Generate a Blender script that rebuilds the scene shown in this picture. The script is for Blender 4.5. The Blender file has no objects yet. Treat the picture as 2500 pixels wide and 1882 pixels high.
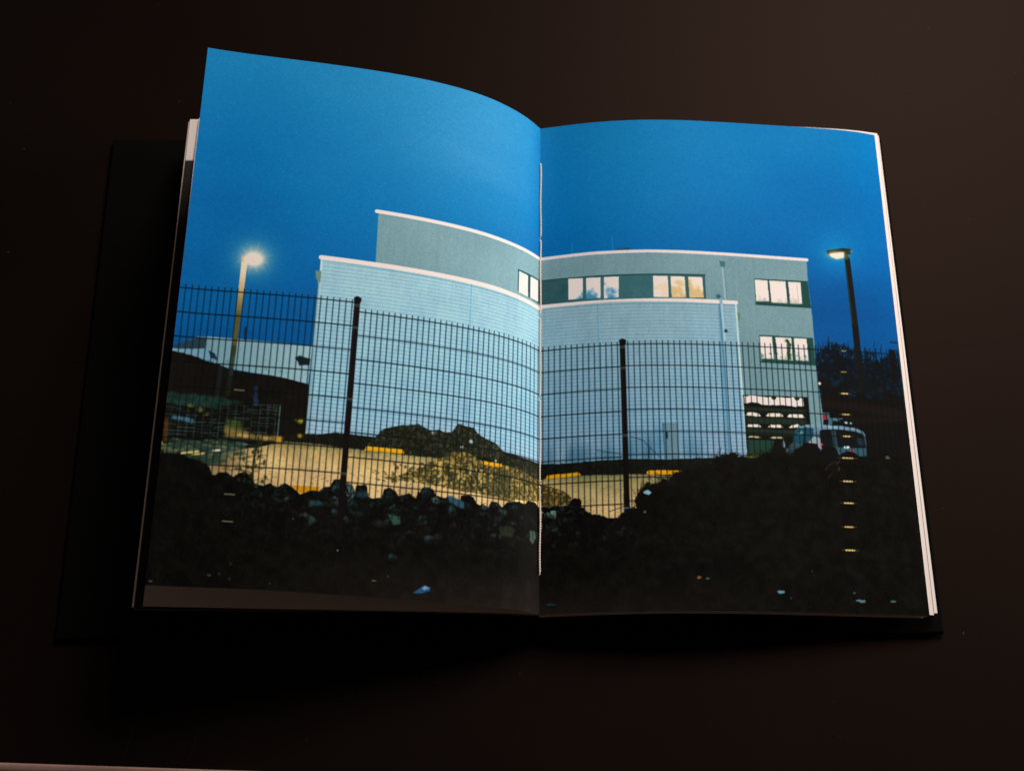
import bpy, bmesh, math, random
import numpy as np

# ------------------------------------------------------------------ camera, world, light, exposure
sc = bpy.context.scene
cam_d = bpy.data.cameras.new('camera')
cam = bpy.data.objects.new('camera', cam_d)
sc.collection.objects.link(cam)
cam.location = (-0.00366, -0.36795, 0.77861)
cam.rotation_euler = (0.43280, -0.00905, -0.00914)
cam_d.lens = 55.0
cam_d.sensor_width = 36.0
cam_d.clip_start = 0.01
cam_d.clip_end = 50.0
cam_d.dof.use_dof = True
cam_d.dof.focus_distance = 0.825
cam_d.dof.aperture_fstop = 9.0
sc.camera = cam

world = bpy.data.worlds.new('World')
sc.world = world
world.use_nodes = True
world.node_tree.nodes['Background'].inputs[0].default_value = (1.0, 0.62, 0.46, 1)
world.node_tree.nodes['Background'].inputs[1].default_value = 0.032

LIGHT = (1.0, 0.83, 0.74)
def area(name, loc, target, size, watts, color, spread=180):
    d = bpy.data.lights.new(name, 'AREA')
    d.shape = 'DISK'; d.size = size; d.energy = watts; d.color = color
    d.spread = math.radians(spread)
    o = bpy.data.objects.new(name, d)
    sc.collection.objects.link(o)
    o.location = loc
    v = [t - l for t, l in zip(target, loc)]
    import mathutils
    o.rotation_euler = mathutils.Vector(v).to_track_quat('-Z', 'Y').to_euler()
    return o
area('desk_lamp_light', (0.50, 0.86, 1.02), (0.10, 0.12, 0.0), 0.7, 9.3, LIGHT, 130)
area('added_side_light', (1.15, 0.30, 0.27), (0.0, 0.05, 0.04), 0.45, 4.5, LIGHT, 120)  # added light from the right, brightens the left page towards the gutter

sc.view_settings.view_transform = 'Standard'
sc.view_settings.look = 'None'
sc.view_settings.exposure = 0.0
sc.view_settings.gamma = 1.0
sc.view_settings.use_curve_mapping = False

# ------------------------------------------------------------------ helpers
def link(o, parent=None):
    sc.collection.objects.link(o)
    if parent: o.parent = parent
    return o
def mesh_obj(name, verts, faces, mats, parent=None, smooth=False, mat_idx=None, uvs=None):
    m = bpy.data.meshes.new(name)
    m.from_pydata([tuple(map(float, v)) for v in verts], [], faces)
    for k in mats: m.materials.append(k)
    if mat_idx is not None: m.polygons.foreach_set('material_index', mat_idx)
    if uvs is not None:
        l = m.uv_layers.new(name='UVMap')
        flat = []
        for p in m.polygons:
            for vi in p.vertices: flat += uvs[vi]
        l.data.foreach_set('uv', flat)
    if smooth: m.polygons.foreach_set('use_smooth', [True]*len(m.polygons))
    m.update()
    return link(bpy.data.objects.new(name, m), parent)
def bevel_box(name, x0, x1, y0, y1, z0, z1, mat, parent, bev=0.0008):
    bm = bmesh.new()
    r = bmesh.ops.create_cube(bm, size=1.0)
    for v in bm.verts:
        v.co = ((x0+x1)/2 + v.co.x*(x1-x0), (y0+y1)/2 + v.co.y*(y1-y0), (z0+z1)/2 + v.co.z*(z1-z0))
    bmesh.ops.bevel(bm, geom=bm.edges[:], offset=bev, segments=3, profile=0.5, affect='EDGES')
    m = bpy.data.meshes.new(name); bm.to_mesh(m); bm.free()
    m.materials.append(mat)
    return link(bpy.data.objects.new(name, m), parent)
def nt(name):
    m = bpy.data.materials.new(name); m.use_nodes = True
    t = m.node_tree; b = t.nodes['Principled BSDF']
    return m, t, b
def node(t, kind, **kw):
    n = t.nodes.new(kind)
    for k, v in kw.items():
        if k in n.inputs: n.inputs[k].default_value = v
        else: setattr(n, k, v)
    return n
def ramp(t, fac, stops):
    r = t.nodes.new('ShaderNodeValToRGB')
    while len(r.color_ramp.elements) < len(stops): r.color_ramp.elements.new(0.5)
    for e, (p, c) in zip(r.color_ramp.elements, stops):
        e.position = p; e.color = (*c, 1)
    t.links.new(fac, r.inputs[0])
    return r
def bump(t, b, height, strength, dist):
    n = node(t, 'ShaderNodeBump', Strength=strength, Distance=dist)
    t.links.new(height, n.inputs['Height']); t.links.new(n.outputs[0], b.inputs['Normal'])

# ------------------------------------------------------------------ materials
def coords(t, scale=(1,1,1), kind='Object'):
    c = t.nodes.new('ShaderNodeTexCoord'); mp = node(t, 'ShaderNodeMapping')
    mp.inputs['Scale'].default_value = scale
    t.links.new(c.outputs[kind], mp.inputs[0]); return mp.outputs[0]
def noise(t, vec, scale, detail=4, rough=0.55):
    n = node(t, 'ShaderNodeTexNoise', Scale=scale, Detail=detail, Roughness=rough)
    t.links.new(vec, n.inputs['Vector']); return n.outputs['Fac']
def mat_table():
    m, t, b = nt('dark_table_lacquer')
    v = coords(t)
    n1 = noise(t, v, 9, 5); n2 = noise(t, coords(t, (160, 900, 1)), 1.0, 3)
    r = ramp(t, n1, [(0.25, (0.0050, 0.0035, 0.0029)), (0.75, (0.0066, 0.0046, 0.0038))])
    t.links.new(r.outputs[0], b.inputs['Base Color'])
    rr = node(t, 'ShaderNodeMapRange'); t.links.new(n1, rr.inputs[0])
    rr.inputs['To Min'].default_value = 0.44; rr.inputs['To Max'].default_value = 0.48
    t.links.new(rr.outputs[0], b.inputs['Roughness'])
    b.inputs['Specular IOR Level'].default_value = 0.05
    b.inputs['Specular Tint'].default_value = (1.0, 0.60, 0.45, 1)
    bump(t, b, n2, 0.12, 0.0002)
    return m
def mat_plain(name, col, rough, spec=0.5, metal=0.0, bump_scale=None, bump_str=0.2, dist=0.0003, var=0.12):
    m, t, b = nt(name)
    v = coords(t); n = noise(t, v, 60, 4)
    lo = tuple(c*(1-var) for c in col); hi = tuple(min(1, c*(1+var)) for c in col)
    r = ramp(t, n, [(0.3, lo), (0.7, hi)])
    t.links.new(r.outputs[0], b.inputs['Base Color'])
    b.inputs['Roughness'].default_value = rough
    b.inputs['Specular IOR Level'].default_value = spec
    b.inputs['Metallic'].default_value = metal
    if bump_scale: bump(t, b, noise(t, coords(t, (bump_scale,)*3), 1.0, 2), bump_str, dist)
    return m
M_TABLE = mat_table()
M_BEAD = mat_plain('pale_edge_trim', (0.38, 0.26, 0.225), 0.4, spec=0.3, bump_scale=700, bump_str=0.3)
M_DUST = mat_plain('dust', (0.12, 0.10, 0.085), 0.9, spec=0.0)
M_GAPSHADE = mat_plain('grey_gap_leaf', (0.16, 0.12, 0.10), 0.7, spec=0.05)
M_CLOTH = mat_plain('black_cover_cloth', (0.0028, 0.0028, 0.0028), 0.8, spec=0.03, bump_scale=2600, bump_str=0.5)
M_BLACK = mat_plain('black_hollow_fill', (0.003, 0.003, 0.003), 0.85, spec=0.03)
M_PAPER = mat_plain('white_paper', (0.80, 0.79, 0.77), 0.6, spec=0.3, bump_scale=900, bump_str=0.08, var=0.015)
M_THREAD = mat_plain('white_binding_thread', (0.86, 0.78, 0.70), 0.75, spec=0.2, bump_scale=4000, bump_str=0.4, var=0.06)
M_SCRATCH = mat_plain('table_scratch', (0.016, 0.011, 0.0085), 0.6, spec=0.06, var=0.4)

# ------------------------------------------------------------------ the printed photograph (flat print, drawn in millimetres on the spread)
# X runs from -198 (left edge) over 0 (gutter) to 198 (right edge), Y from 0 (top) to 290 (bottom)
PTS = {
 'warehouse': [(-200.2,171.2),(-194.0,168.2),(-186.1,163.5),(-182.0,163.8),(-129.0,164.4),(-129.8,184.7),(-153.9,181.2),(-167.2,179.8),(-175.1,178.0),(-199.9,173.5)],
 'warehouse_roof': [(-199.5,170.7),(-193.3,167.3),(-186.3,164.2),(-182.1,164.1),(-182.5,169.7),(-198.6,171.8)],
 'van_left': [(-200.2,171.2),(-180.6,170.2),(-177.1,171.9),(-175.0,176.5),(-179.2,176.4),(-185.3,174.1),(-192.8,172.4),(-200.0,172.4)],
 'dark_wall': [(-200.4,172.4),(-192.7,173.0),(-185.1,174.7),(-179.9,176.8),(-174.9,177.6),(-167.1,181.0),(-153.9,181.2),(-141.9,182.2),(-134.4,183.7),(-129.8,184.7),(-128.2,212.3),(-141.9,214.9),(-156.8,211.4),(-168.5,210.6),(-172.8,197.0),(-200.3,196.0)],
 'canopy': [(-137.7,171.3),(-134.9,169.8),(-129.9,171.1),(-129.8,174.3),(-135.1,175.1),(-135.7,173.3)],
 'chimney': [(-164.1,156.8),(-162.8,156.4),(-162.3,163.6),(-163.8,163.6)],
 'lamp1_post': [(-167.4,120.4),(-167.8,150.8),(-168.8,192.9)],
 'lamp1_head': [(-169.3,118.3),(-166.1,118.0),(-159.0,117.8),(-158.4,120.0),(-164.0,121.0),(-166.7,120.4),(-167.1,121.2),(-169.0,121.4)],
 'lamp1_glow': [(-163.0,119.0)],
 'gutterbox': [(-131.2,122.4),(-128.2,122.2),(-128.1,128.9),(-129.1,129.6),(-130.7,126.2)],
 'gutterpipe': [(-128.9,129.0),(-128.5,165.8),(-128.0,209.9)],
 'blk_low_L': [(-128.5,115.5),(-128.4,210.4)],
 'win_gut': [(-18.1,99.5),(0.0,99.5),(0.1,114.7),(-17.9,113.2)],
 'win_gut1': [(-17.2,100.5),(-10.4,100.8),(-10.2,113.8),(-17.1,113.3)],
 'win_gut2': [(-8.4,100.6),(-1.6,100.4),(-1.7,113.6),(-8.4,113.7)],
 'up_L_edge': [(-100.9,85.5),(-100.4,112.8)],
 'seamL': [(-47.4,116.0),(-46.3,196.0)],
 'band': [(1.7,99.9),(44.2,100.0),(43.8,115.3),(1.7,114.3)],
 'winA0': [(15.9,100.3),(23.9,100.7),(23.7,113.2),(15.8,113.4)],
 'winA1': [(25.7,100.8),(33.6,101.0),(33.4,113.6),(25.6,113.9)],
 'winA2': [(35.5,101.0),(43.6,101.1),(43.3,113.9),(35.3,114.3)],
 'band2': [(44.2,100.1),(52.3,99.9),(90.9,100.6),(90.8,115.0),(63.0,114.5)],
 'winB_frame': [(55.0,99.9),(90.7,100.4),(90.9,114.7),(54.6,113.9)],
 'winB0': [(55.4,100.7),(63.5,101.1),(70.9,114.3),(62.4,114.0)],
 'winB1': [(63.5,101.3),(70.1,101.5),(70.3,114.5),(63.0,114.2)],
 'winB2': [(72.0,101.5),(79.7,101.6),(80.0,114.4),(72.1,114.5)],
 'winB3': [(81.7,101.7),(89.4,101.6),(89.8,114.3),(81.8,114.5)],
 'gutB_top': [(99.4,91.0),(102.9,91.5),(102.4,94.3),(101.6,95.9),(99.9,94.4)],
 'pipeB': [(101.1,95.3),(101.7,114.6)],
 'pipeC': [(97.7,112.7),(98.9,116.7),(100.0,160.7),(99.8,202.4)],
 'pipeC_bracket': [(100.2,134.1),(102.1,134.2)],
 'low_R_edge': [(107.4,117.5),(107.9,163.9),(108.9,208.8)],
 'low_parR': [(63.0,114.5),(107.5,115.2)],
 'seamR': [(31.6,117.5),(32.2,155.6),(32.7,184.7),(32.6,206.0)],
 'up_R_edge': [(149.3,88.0),(148.9,101.4),(149.7,116.9),(149.9,135.9),(149.5,151.9),(151.0,179.3),(151.1,187.8)],
 'win1': [(118.5,101.2),(148.8,101.1),(149.5,117.3),(118.5,116.9)],
 'win1a': [(118.9,101.9),(125.9,102.0),(126.2,115.0),(118.9,115.1)],
 'win1b': [(127.0,102.0),(136.2,102.0),(136.4,115.6),(127.4,115.6)],
 'win1c': [(137.7,102.2),(144.6,102.2),(144.7,115.6),(138.0,115.6)],
 'win2': [(119.3,135.6),(149.1,136.0),(149.5,152.0),(119.6,151.6)],
 'win2a': [(119.6,136.6),(126.3,136.5),(126.6,149.9),(119.8,149.8)],
 'win2b': [(128.2,136.7),(137.0,136.6),(137.1,150.1),(128.5,150.0)],
 'win2c': [(138.5,136.7),(145.5,136.7),(145.7,150.1),(138.7,150.0)],
 'plant2': [(134.1,137.1),(134.8,141.6),(133.9,145.1),(134.2,150.0),(136.1,149.9),(136.0,145.0),(137.0,140.6),(135.6,138.4)],
 'hall': [(108.4,171.6),(143.5,171.5),(143.8,188.6),(133.3,193.7),(116.6,205.2),(108.6,207.2),(108.1,194.6)],
 'hall_top': [(108.8,172.3),(112.6,171.8),(118.2,172.0),(121.4,172.3),(140.9,172.0),(141.4,176.8),(136.5,177.2),(130.0,176.8),(122.8,176.9),(118.3,177.0),(115.6,175.7),(108.9,176.4)],
 'hall_rows': [(108.8,182.6),(117.4,182.7),(120.0,182.7),(129.6,182.6),(131.4,182.8),(141.3,182.7),(109.0,189.3),(117.2,189.1),(120.6,189.2),(129.2,188.9),(132.0,189.1),(138.7,188.0),(109.2,195.6),(116.8,195.6),(120.9,195.7),(129.1,195.5)],
 'hall_green': [(108.9,197.2),(123.8,197.1),(120.9,205.2),(109.0,205.4)],
 'yellow_grass': [(108.8,205.6),(116.9,205.3),(115.6,208.3),(110.4,209.7),(108.4,209.3)],
 'van_right': [(130.6,205.6),(131.3,199.5),(133.5,198.4),(134.6,192.4),(137.2,188.9),(141.8,187.5),(150.7,187.1),(160.0,187.3),(168.1,188.2),(172.4,189.9),(173.5,191.6),(173.6,199.4),(172.9,204.3),(157.8,204.5),(148.0,201.2),(138.9,199.4)],
 'van_w1': [(133.7,198.0),(134.6,192.4),(136.8,189.8),(140.5,189.0),(145.3,189.4),(145.0,193.5),(142.3,196.3),(138.9,198.6)],
 'van_w2': [(148.6,190.6),(150.9,189.8),(159.8,189.4),(167.9,190.2),(172.5,191.7),(173.2,199.5),(157.3,200.1),(156.6,199.5),(157.8,204.5),(148.2,201.1)],
 'van_body2': [(157.4,199.7),(173.2,199.7),(173.1,204.1),(157.8,204.1)],
 'truck': [(151.0,180.0),(154.7,180.0),(154.9,183.0),(162.0,182.9),(161.4,185.3),(156.1,185.6),(155.8,186.9),(150.7,187.1)],
 'truck_red': [(151.0,181.3),(153.6,181.4),(153.4,183.8),(151.0,183.6)],
 'cabin': [(151.4,184.1),(154.0,183.9),(153.8,186.9),(150.9,187.1)],
 'sidelight': [(150.7,163.1)],
 'rock_r1': [(133.2,205.5),(133.9,202.1),(138.4,199.9),(139.4,197.7),(146.6,198.1),(147.9,202.0),(151.7,204.8),(150.1,209.4),(133.3,210.1)],
 'rock_r2': [(148.3,202.8),(149.3,200.3),(153.0,199.3),(156.5,200.4),(158.2,204.5),(157.6,206.6),(148.3,207.0)],
 'rock_r3': [(157.8,204.5),(160.3,202.8),(163.3,201.6),(166.4,202.3),(169.1,204.1),(168.8,207.0),(157.5,207.5)],
 'trees': [(149.2,144.4),(153.5,142.4),(157.9,140.4),(162.2,137.7),(166.3,139.5),(168.6,141.6),(173.5,143.1),(178.7,141.5),(180.9,140.0),(183.7,141.6),(189.7,142.0),(193.3,140.4),(195.8,141.5),(199.6,142.9),(199.1,181.9),(197.7,216.1),(147.5,218.2),(150.5,175.9)],
 'lamp2_head': [(161.1,81.0),(171.2,78.8),(175.7,79.2),(175.7,81.9),(173.4,83.2),(173.6,86.0),(171.3,86.2),(171.3,82.8),(161.4,83.5)],
 'lamp2_lens': [(162.7,83.0),(171.4,81.4),(170.7,84.8),(166.7,86.0),(163.4,84.8)],
 'lamp2_glow': [(166.9,83.6)],
 'lamp2_post': [(172.8,85.6),(173.7,128.4),(173.5,160.8)],
 'lamp3': [(193.4,135.8),(198.7,135.8)],
 'box_cab': [(64.4,188.5),(73.4,188.3),(73.4,211.1),(65.1,211.1)],
 'box_hinge': [(66.8,194.0),(66.8,197.0)],
 'soil_L': [(-139.7,213.4),(-135.9,213.3),(-129.1,210.8),(-121.6,210.5),(-121.3,215.1),(-132.8,215.1),(-139.4,215.7),(-107.2,209.8),(-102.7,209.7),(-102.4,214.0),(-106.9,214.1)],
 'wall_base': [(-113.3,208.5),(-94.4,208.9),(-23.0,207.6),(-0.2,208.7)],
 'wall_baseR': [(1.5,209.0),(13.7,209.4),(35.4,208.7),(48.4,208.5),(65.6,209.2),(82.2,208.3),(96.3,208.0)],
 'sand_topL': [(-169.2,222.4),(-165.0,221.2),(-157.8,220.6),(-142.2,216.8),(-138.3,215.6),(-121.2,215.5),(-100.5,216.0),(-77.6,216.4),(-61.4,215.9),(-50.0,218.5),(0.6,216.5)],
 'sand_topR': [(1.0,217.6),(3.2,217.5),(13.6,217.1),(22.3,216.7),(43.8,217.0),(55.9,217.3),(67.9,218.1)],
 'kerb1': [(-98.7,216.1),(-97.6,214.1),(-79.1,213.8),(-78.1,214.7),(-78.3,216.1),(-98.5,216.4)],
 'kerb2': [(-35.9,214.5),(-24.9,214.3),(-24.8,215.9),(-29.2,216.3),(-34.9,216.4)],
 'kerb3': [(3.3,217.5),(4.1,215.3),(20.6,214.8),(21.7,216.6)],
 'kerb4': [(55.5,216.1),(56.4,215.0),(73.7,215.2),(73.2,216.5),(70.1,217.6),(55.9,217.3)],
 'kerb5': [(-134.3,237.5),(-119.4,237.3),(-120.0,240.0),(-129.0,241.2),(-132.1,238.8)],
 'mound_dark': [(-100.6,214.1),(-98.1,213.4),(-94.5,209.7),(-91.0,205.1),(-88.1,203.4),(-84.9,202.8),(-80.9,201.0),(-77.4,200.8),(-71.8,199.0),(-69.4,200.8),(-67.2,201.6),(-64.0,201.9),(-61.0,201.0),(-57.8,202.0),(-54.2,201.5),(-50.8,196.7),(-44.8,197.0),(-41.9,197.4),(-39.5,200.3),(-34.6,202.2),(-29.7,203.2),(-25.6,206.2),(-20.5,209.8),(-8.6,209.5),(0.5,209.0),(0.6,217.4),(-14.0,215.4),(-24.8,214.7),(-34.2,212.2),(-61.4,215.9),(-77.6,216.4),(-78.2,213.8),(-98.0,214.1)],
 'mound_sand': [(-88.8,229.0),(-79.0,227.1),(-74.0,223.9),(-68.1,221.5),(-64.3,218.5),(-59.1,216.1),(-54.8,214.2),(-53.1,212.2),(-45.4,211.1),(-42.1,212.0),(-37.8,214.1),(-34.0,216.3),(-26.8,215.1),(-21.8,215.1),(-15.6,214.8),(-8.5,216.4),(0.6,218.3),(0.6,229.5),(-20.8,233.1),(-37.9,232.5),(-47.0,232.3),(-61.3,230.9),(-71.8,230.3),(-82.2,230.1)],
 'mound_sandR': [(0.6,220.4),(5.0,221.6),(11.4,223.9),(14.9,226.0),(16.6,228.8),(14.8,231.9),(6.2,232.8),(0.6,232.4)],
 'cage': [(-200.5,200.2),(-178.0,199.8),(-155.3,197.7),(-142.2,196.9),(-142.2,216.5),(-168.9,218.2),(-199.5,220.2)],
 'litter_blue': [(-194.3,205.4),(-183.8,206.9),(-184.3,208.9),(-194.1,207.7)],
 'glow_grass': [(-168.0,209.0),(-160.6,210.8),(-151.3,213.3),(-139.4,213.2),(-140.1,215.9),(-151.0,215.6),(-165.6,215.3),(-168.7,212.5)],
 'planks': [(-188.1,224.6),(-180.2,223.2),(-182.6,224.9),(-177.3,224.0),(-172.8,222.4),(-169.6,222.0)],
 'rubble_L': [(-199.8,220.3),(-176.2,217.1),(-156.3,217.8),(-157.8,221.0),(-168.5,222.4),(-166.2,227.5),(-174.9,229.9),(-177.2,228.5),(-189.8,224.4),(-199.8,223.6)],
 'yellow_bits': [(-131.6,204.0),(-131.2,211.9),(-199.0,220.0)],
 'weed': [(-152.3,236.9),(-152.9,228.6),(-152.3,221.0),(-151.6,214.1)],
 'rocks_lineL': [(-200.0,225.5),(-191.5,224.9),(-185.3,226.3),(-178.6,228.6),(-174.1,230.6),(-172.4,234.6),(-170.8,234.9),(-169.5,233.3),(-165.2,233.1),(-162.5,234.8),(-161.8,235.2),(-159.5,233.2),(-156.7,232.1),(-153.3,233.9),(-151.5,237.6),(-147.0,238.8),(-143.9,237.3),(-140.1,239.1),(-138.8,237.9),(-136.7,236.6),(-132.5,238.9),(-130.2,240.4),(-129.0,242.0),(-126.2,240.7),(-123.4,239.3),(-119.7,239.5),(-117.4,237.2),(-114.1,236.7),(-112.7,232.9),(-109.8,232.4),(-106.3,233.6),(-103.3,235.0),(-101.8,237.9),(-101.2,234.6),(-96.1,234.1),(-95.0,240.2),(-92.2,240.8),(-88.0,239.6),(-87.1,235.4),(-84.1,234.2),(-81.4,235.9),(-79.6,238.1),(-74.1,236.2),(-70.5,238.3),(-69.5,234.2),(-68.9,235.6),(-67.3,232.4),(-62.1,232.7),(-60.1,236.0),(-55.2,236.8),(-53.9,235.8),(-47.2,237.0),(-46.9,234.5),(-43.3,233.7),(-40.1,234.6),(-38.6,237.5),(-36.2,238.3),(-35.4,236.9),(-32.0,238.9),(-30.3,235.5),(-26.5,235.4),(-24.0,237.7),(-21.2,234.5),(-13.6,232.9),(-10.4,233.9),(-8.3,231.1),(-3.0,230.8),(0.6,234.1)],
 'rocks_lineR': [(1.1,232.9),(7.1,232.6),(14.4,232.4),(15.7,230.2),(17.9,228.9),(20.4,229.1),(21.7,231.0),(21.3,234.4),(23.0,234.2),(24.6,236.6),(27.2,238.8),(31.4,239.0),(36.1,240.5),(39.9,240.9),(42.9,238.3),(46.8,236.3),(50.2,235.3),(49.5,232.1),(50.4,228.4),(52.6,225.7),(55.7,223.5),(60.9,222.2),(67.9,219.9),(72.3,216.7),(77.6,215.8),(85.1,213.3),(90.0,211.9),(92.3,208.1),(95.5,206.8),(100.3,206.2),(104.6,207.4),(108.8,209.7),(111.5,209.9),(116.5,206.6),(119.4,204.4),(123.3,204.9),(128.1,204.5),(133.2,205.9)],
 'rock_list': [(-111.0,237.9),(-98.4,237.1),(-84.2,239.6),(-120.0,245.5),(-110.9,249.4),(-78.7,250.7),(-97.5,249.4),(-122.5,259.6),(-80.2,269.9),(-136.4,241.7),(-66.8,248.3),(-49.3,238.4),(-65.0,234.8),(-43.2,235.4),(-84.3,237.2),(-28.3,237.4),(-51.3,242.9),(-4.7,249.8),(-19.7,251.7),(-3.6,239.6),(-62.6,258.7),(-79.5,250.5),(-16.1,236.8),(-6.0,232.9)],
 'rock_listR': [(18.7,231.3),(13.5,241.0),(7.9,239.8),(10.5,248.1),(13.9,249.4),(20.3,248.6),(28.3,247.2),(18.9,253.5),(3.7,255.3),(7.5,254.6),(36.8,247.5)],
 'bag': [(53.5,226.7),(56.1,225.7),(57.9,227.4),(56.4,228.6),(53.9,227.6)],
 'bag2': [(54.2,237.9)],
 'litter1': [(-69.1,286.1),(-64.9,283.3),(-62.8,282.1),(-60.0,283.1),(-60.5,284.6),(-64.3,286.1)],
 'specks': [(-107.9,268.2),(-88.8,281.7),(-81.9,279.0),(-131.2,254.3),(-168.8,284.0),(-164.0,283.1),(-158.8,285.4),(-195.7,288.0),(-139.6,286.6),(-158.9,277.9)],
 'specksR': [(80.3,272.9),(84.8,273.3),(122.2,279.6),(163.1,283.3),(179.8,283.1),(159.9,279.2),(126.6,282.7),(184.6,204.4),(138.8,268.4),(6.0,285.2)],
 'orange_glow': [(155.5,193.4)],
 'glints': [(165.8,143.0),(164.7,155.6),(164.3,168.4),(163.9,180.6),(163.3,193.2),(162.7,205.6),(161.7,218.7),(161.1,230.8),(160.2,243.9),(159.7,256.5)],
 'glintsL': [(-163.4,190.4),(-162.9,243.9),(-162.5,257.4)],
 'dead_grass': [(149.9,212.8),(152.5,209.8),(156.3,207.7),(157.1,212.5),(158.3,207.4),(151.1,217.3),(153.7,214.3)],
}
PW, PH, RES = 198.0, 290.0, 6.0
TW, TH = int(2*PW*RES), int(PH*RES)
rng = np.random.default_rng(7)
def vnoise(h, w, cell, seed, oct=1):
    out = np.zeros((h, w), np.float32); amp = 1.0; tot = 0.0
    for o in range(oct):
        c = max(1.0, cell/2**o); r = np.random.default_rng(seed+o*101)
        gh, gw = int(h/c)+3, int(w/c)+3
        g = r.random((gh, gw)).astype(np.float32)
        y = np.arange(h, dtype=np.float32)/c; x = np.arange(w, dtype=np.float32)/c
        yi = y.astype(int); xi = x.astype(int); fy = y-yi; fx = x-xi
        fy = (fy*fy*(3-2*fy))[:, None]; fx = (fx*fx*(3-2*fx))[None, :]
        rows0 = g[yi]; rows1 = g[yi+1]; rr = rows0*(1-fy)+rows1*fy
        out += amp*(rr[:, xi]*(1-fx)+rr[:, xi+1]*fx); tot += amp; amp *= 0.5
    return out/tot
def blur(a, s):
    if s <= 0.3: return a
    r = int(s*2.5)+1; k = np.exp(-0.5*(np.arange(-r, r+1)/s)**2); k = (k/k.sum()).astype(np.float32)
    for ax in (0, 1):
        pad = [(0, 0)]*a.ndim; pad[ax] = (r, r)
        p = np.pad(a, pad, mode='edge'); o = np.zeros_like(a)
        for i, w in enumerate(k):
            sl = [slice(None)]*a.ndim; sl[ax] = slice(i, i+a.shape[ax]); o += w*p[tuple(sl)]
        a = o
    return a
NX = vnoise(TH, TW, 14, 31, 3)-0.5
NY = vnoise(TH, TW, 14, 47, 3)-0.5
IMG = np.zeros((TH, TW, 3), np.float32)
def px(p): return ((p[0]+PW)*RES, p[1]*RES)
def box_of(pts, pad):
    q = np.array([px(p) for p in pts]); a = np.floor(q.min(0)-pad).astype(int); b = np.ceil(q.max(0)+pad).astype(int)
    return max(0, a[0]), max(0, a[1]), min(TW, b[0]), min(TH, b[1]), q
def poly_mask(pts, rough=0.0, soft=0.0):
    pad = 4+rough*RES+soft*RES*3
    x0, y0, x1, y1, q = box_of(pts, pad)
    if x1 <= x0 or y1 <= y0: return None
    Y, X = np.mgrid[y0:y1, x0:x1].astype(np.float32)+0.5
    if rough:
        X = X+NX[y0:y1, x0:x1]*rough*2*RES; Y = Y+NY[y0:y1, x0:x1]*rough*2*RES
    ins = np.zeros(X.shape, bool); n = len(q)
    for i in range(n):
        ax, ay = q[i]; bx, by = q[(i+1) % n]
        if ay == by: continue
        ins ^= ((ay > Y) != (by > Y)) & (X < (bx-ax)*(Y-ay)/(by-ay)+ax)
    a = ins.astype(np.float32)
    if soft: a = blur(a, soft*RES)
    return x0, y0, x1, y1, a
def col(c): return np.array(c, np.float32)/255.0
def comp(mask, c, alpha=1.0):
    if mask is None: return
    x0, y0, x1, y1, a = mask
    a = (a*alpha)[..., None]; c = col(c) if not isinstance(c, np.ndarray) else c
    IMG[y0:y1, x0:x1] = IMG[y0:y1, x0:x1]*(1-a)+c*a
def poly(pts, c, alpha=1.0, rough=0.0, soft=0.08):
    if isinstance(pts, str): pts = PTS[pts]
    comp(poly_mask(pts, rough, soft), c, alpha)
def tex_poly(pts, fn, rough=0.0, soft=0.08, alpha=1.0):
    if isinstance(pts, str): pts = PTS[pts]
    m = poly_mask(pts, rough, soft)
    if m is None: return
    x0, y0, x1, y1, a = m
    comp(m, fn(x0, y0, x1, y1), alpha)
def seg_dist(X, Y, a, b):
    dx, dy = b[0]-a[0], b[1]-a[1]; L = dx*dx+dy*dy+1e-9
    t = np.clip(((X-a[0])*dx+(Y-a[1])*dy)/L, 0, 1)
    return np.hypot(X-a[0]-t*dx, Y-a[1]-t*dy), t
def line(pts, w, c, alpha=1.0, soft=0.12, mul=False, w2=None, wob=0.0):
    for i in range(len(pts)-1):
        x0, y0, x1, y1, q = box_of(pts[i:i+2], (max(w, w2 or w)+soft*2+wob)*RES+2)
        if x1 <= x0 or y1 <= y0: continue
        Y, X = np.mgrid[y0:y1, x0:x1].astype(np.float32)+0.5
        if wob: X = X+NX[y0:y1, x0:x1]*wob*RES*2
        d, t = seg_dist(X, Y, q[0], q[1])
        ww = w if w2 is None else w+(w2-w)*t
        a = np.clip((ww*RES/2-d)/(soft*RES*2)+0.5, 0, 1)*alpha
        if mul:
            s = IMG[y0:y1, x0:x1]; comp((x0, y0, x1, y1, a), np.minimum(s, s*mul+col(c)))
        else: comp((x0, y0, x1, y1, a), c)
def disc(p, r, c, alpha=1.0, power=2.0, ry=None, add=False):
    ry = ry or r
    x0, y0, x1, y1, q = box_of([p], max(r, ry)*RES*3+2)
    Y, X = np.mgrid[y0:y1, x0:x1].astype(np.float32)+0.5
    d = np.hypot((X-q[0][0])/(r*RES), (Y-q[0][1])/(ry*RES))
    a = np.exp(-d**power)*alpha
    if add: IMG[y0:y1, x0:x1] += a[..., None]*col(c)
    else: comp((x0, y0, x1, y1, a), c)
def blob(p, rx, ry, c, seed, alpha=1.0, rough=0.5, soft=0.12, n=11):
    r = np.random.default_rng(seed); a0 = r.random()*6.28
    pts = []
    for k in range(n):
        a = a0+k*2*math.pi/n; s = 0.75+0.45*r.random()
        pts.append((p[0]+math.cos(a)*rx*s, p[1]+math.sin(a)*ry*s))
    poly(pts, c, alpha, rough, soft)
def lerp3(t, stops):
    out = np.zeros(t.shape+(3,), np.float32)
    xs = [s[0] for s in stops]
    for k in range(3): out[..., k] = np.interp(t, xs, [s[1][k]/255.0 for s in stops])
    return out

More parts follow.
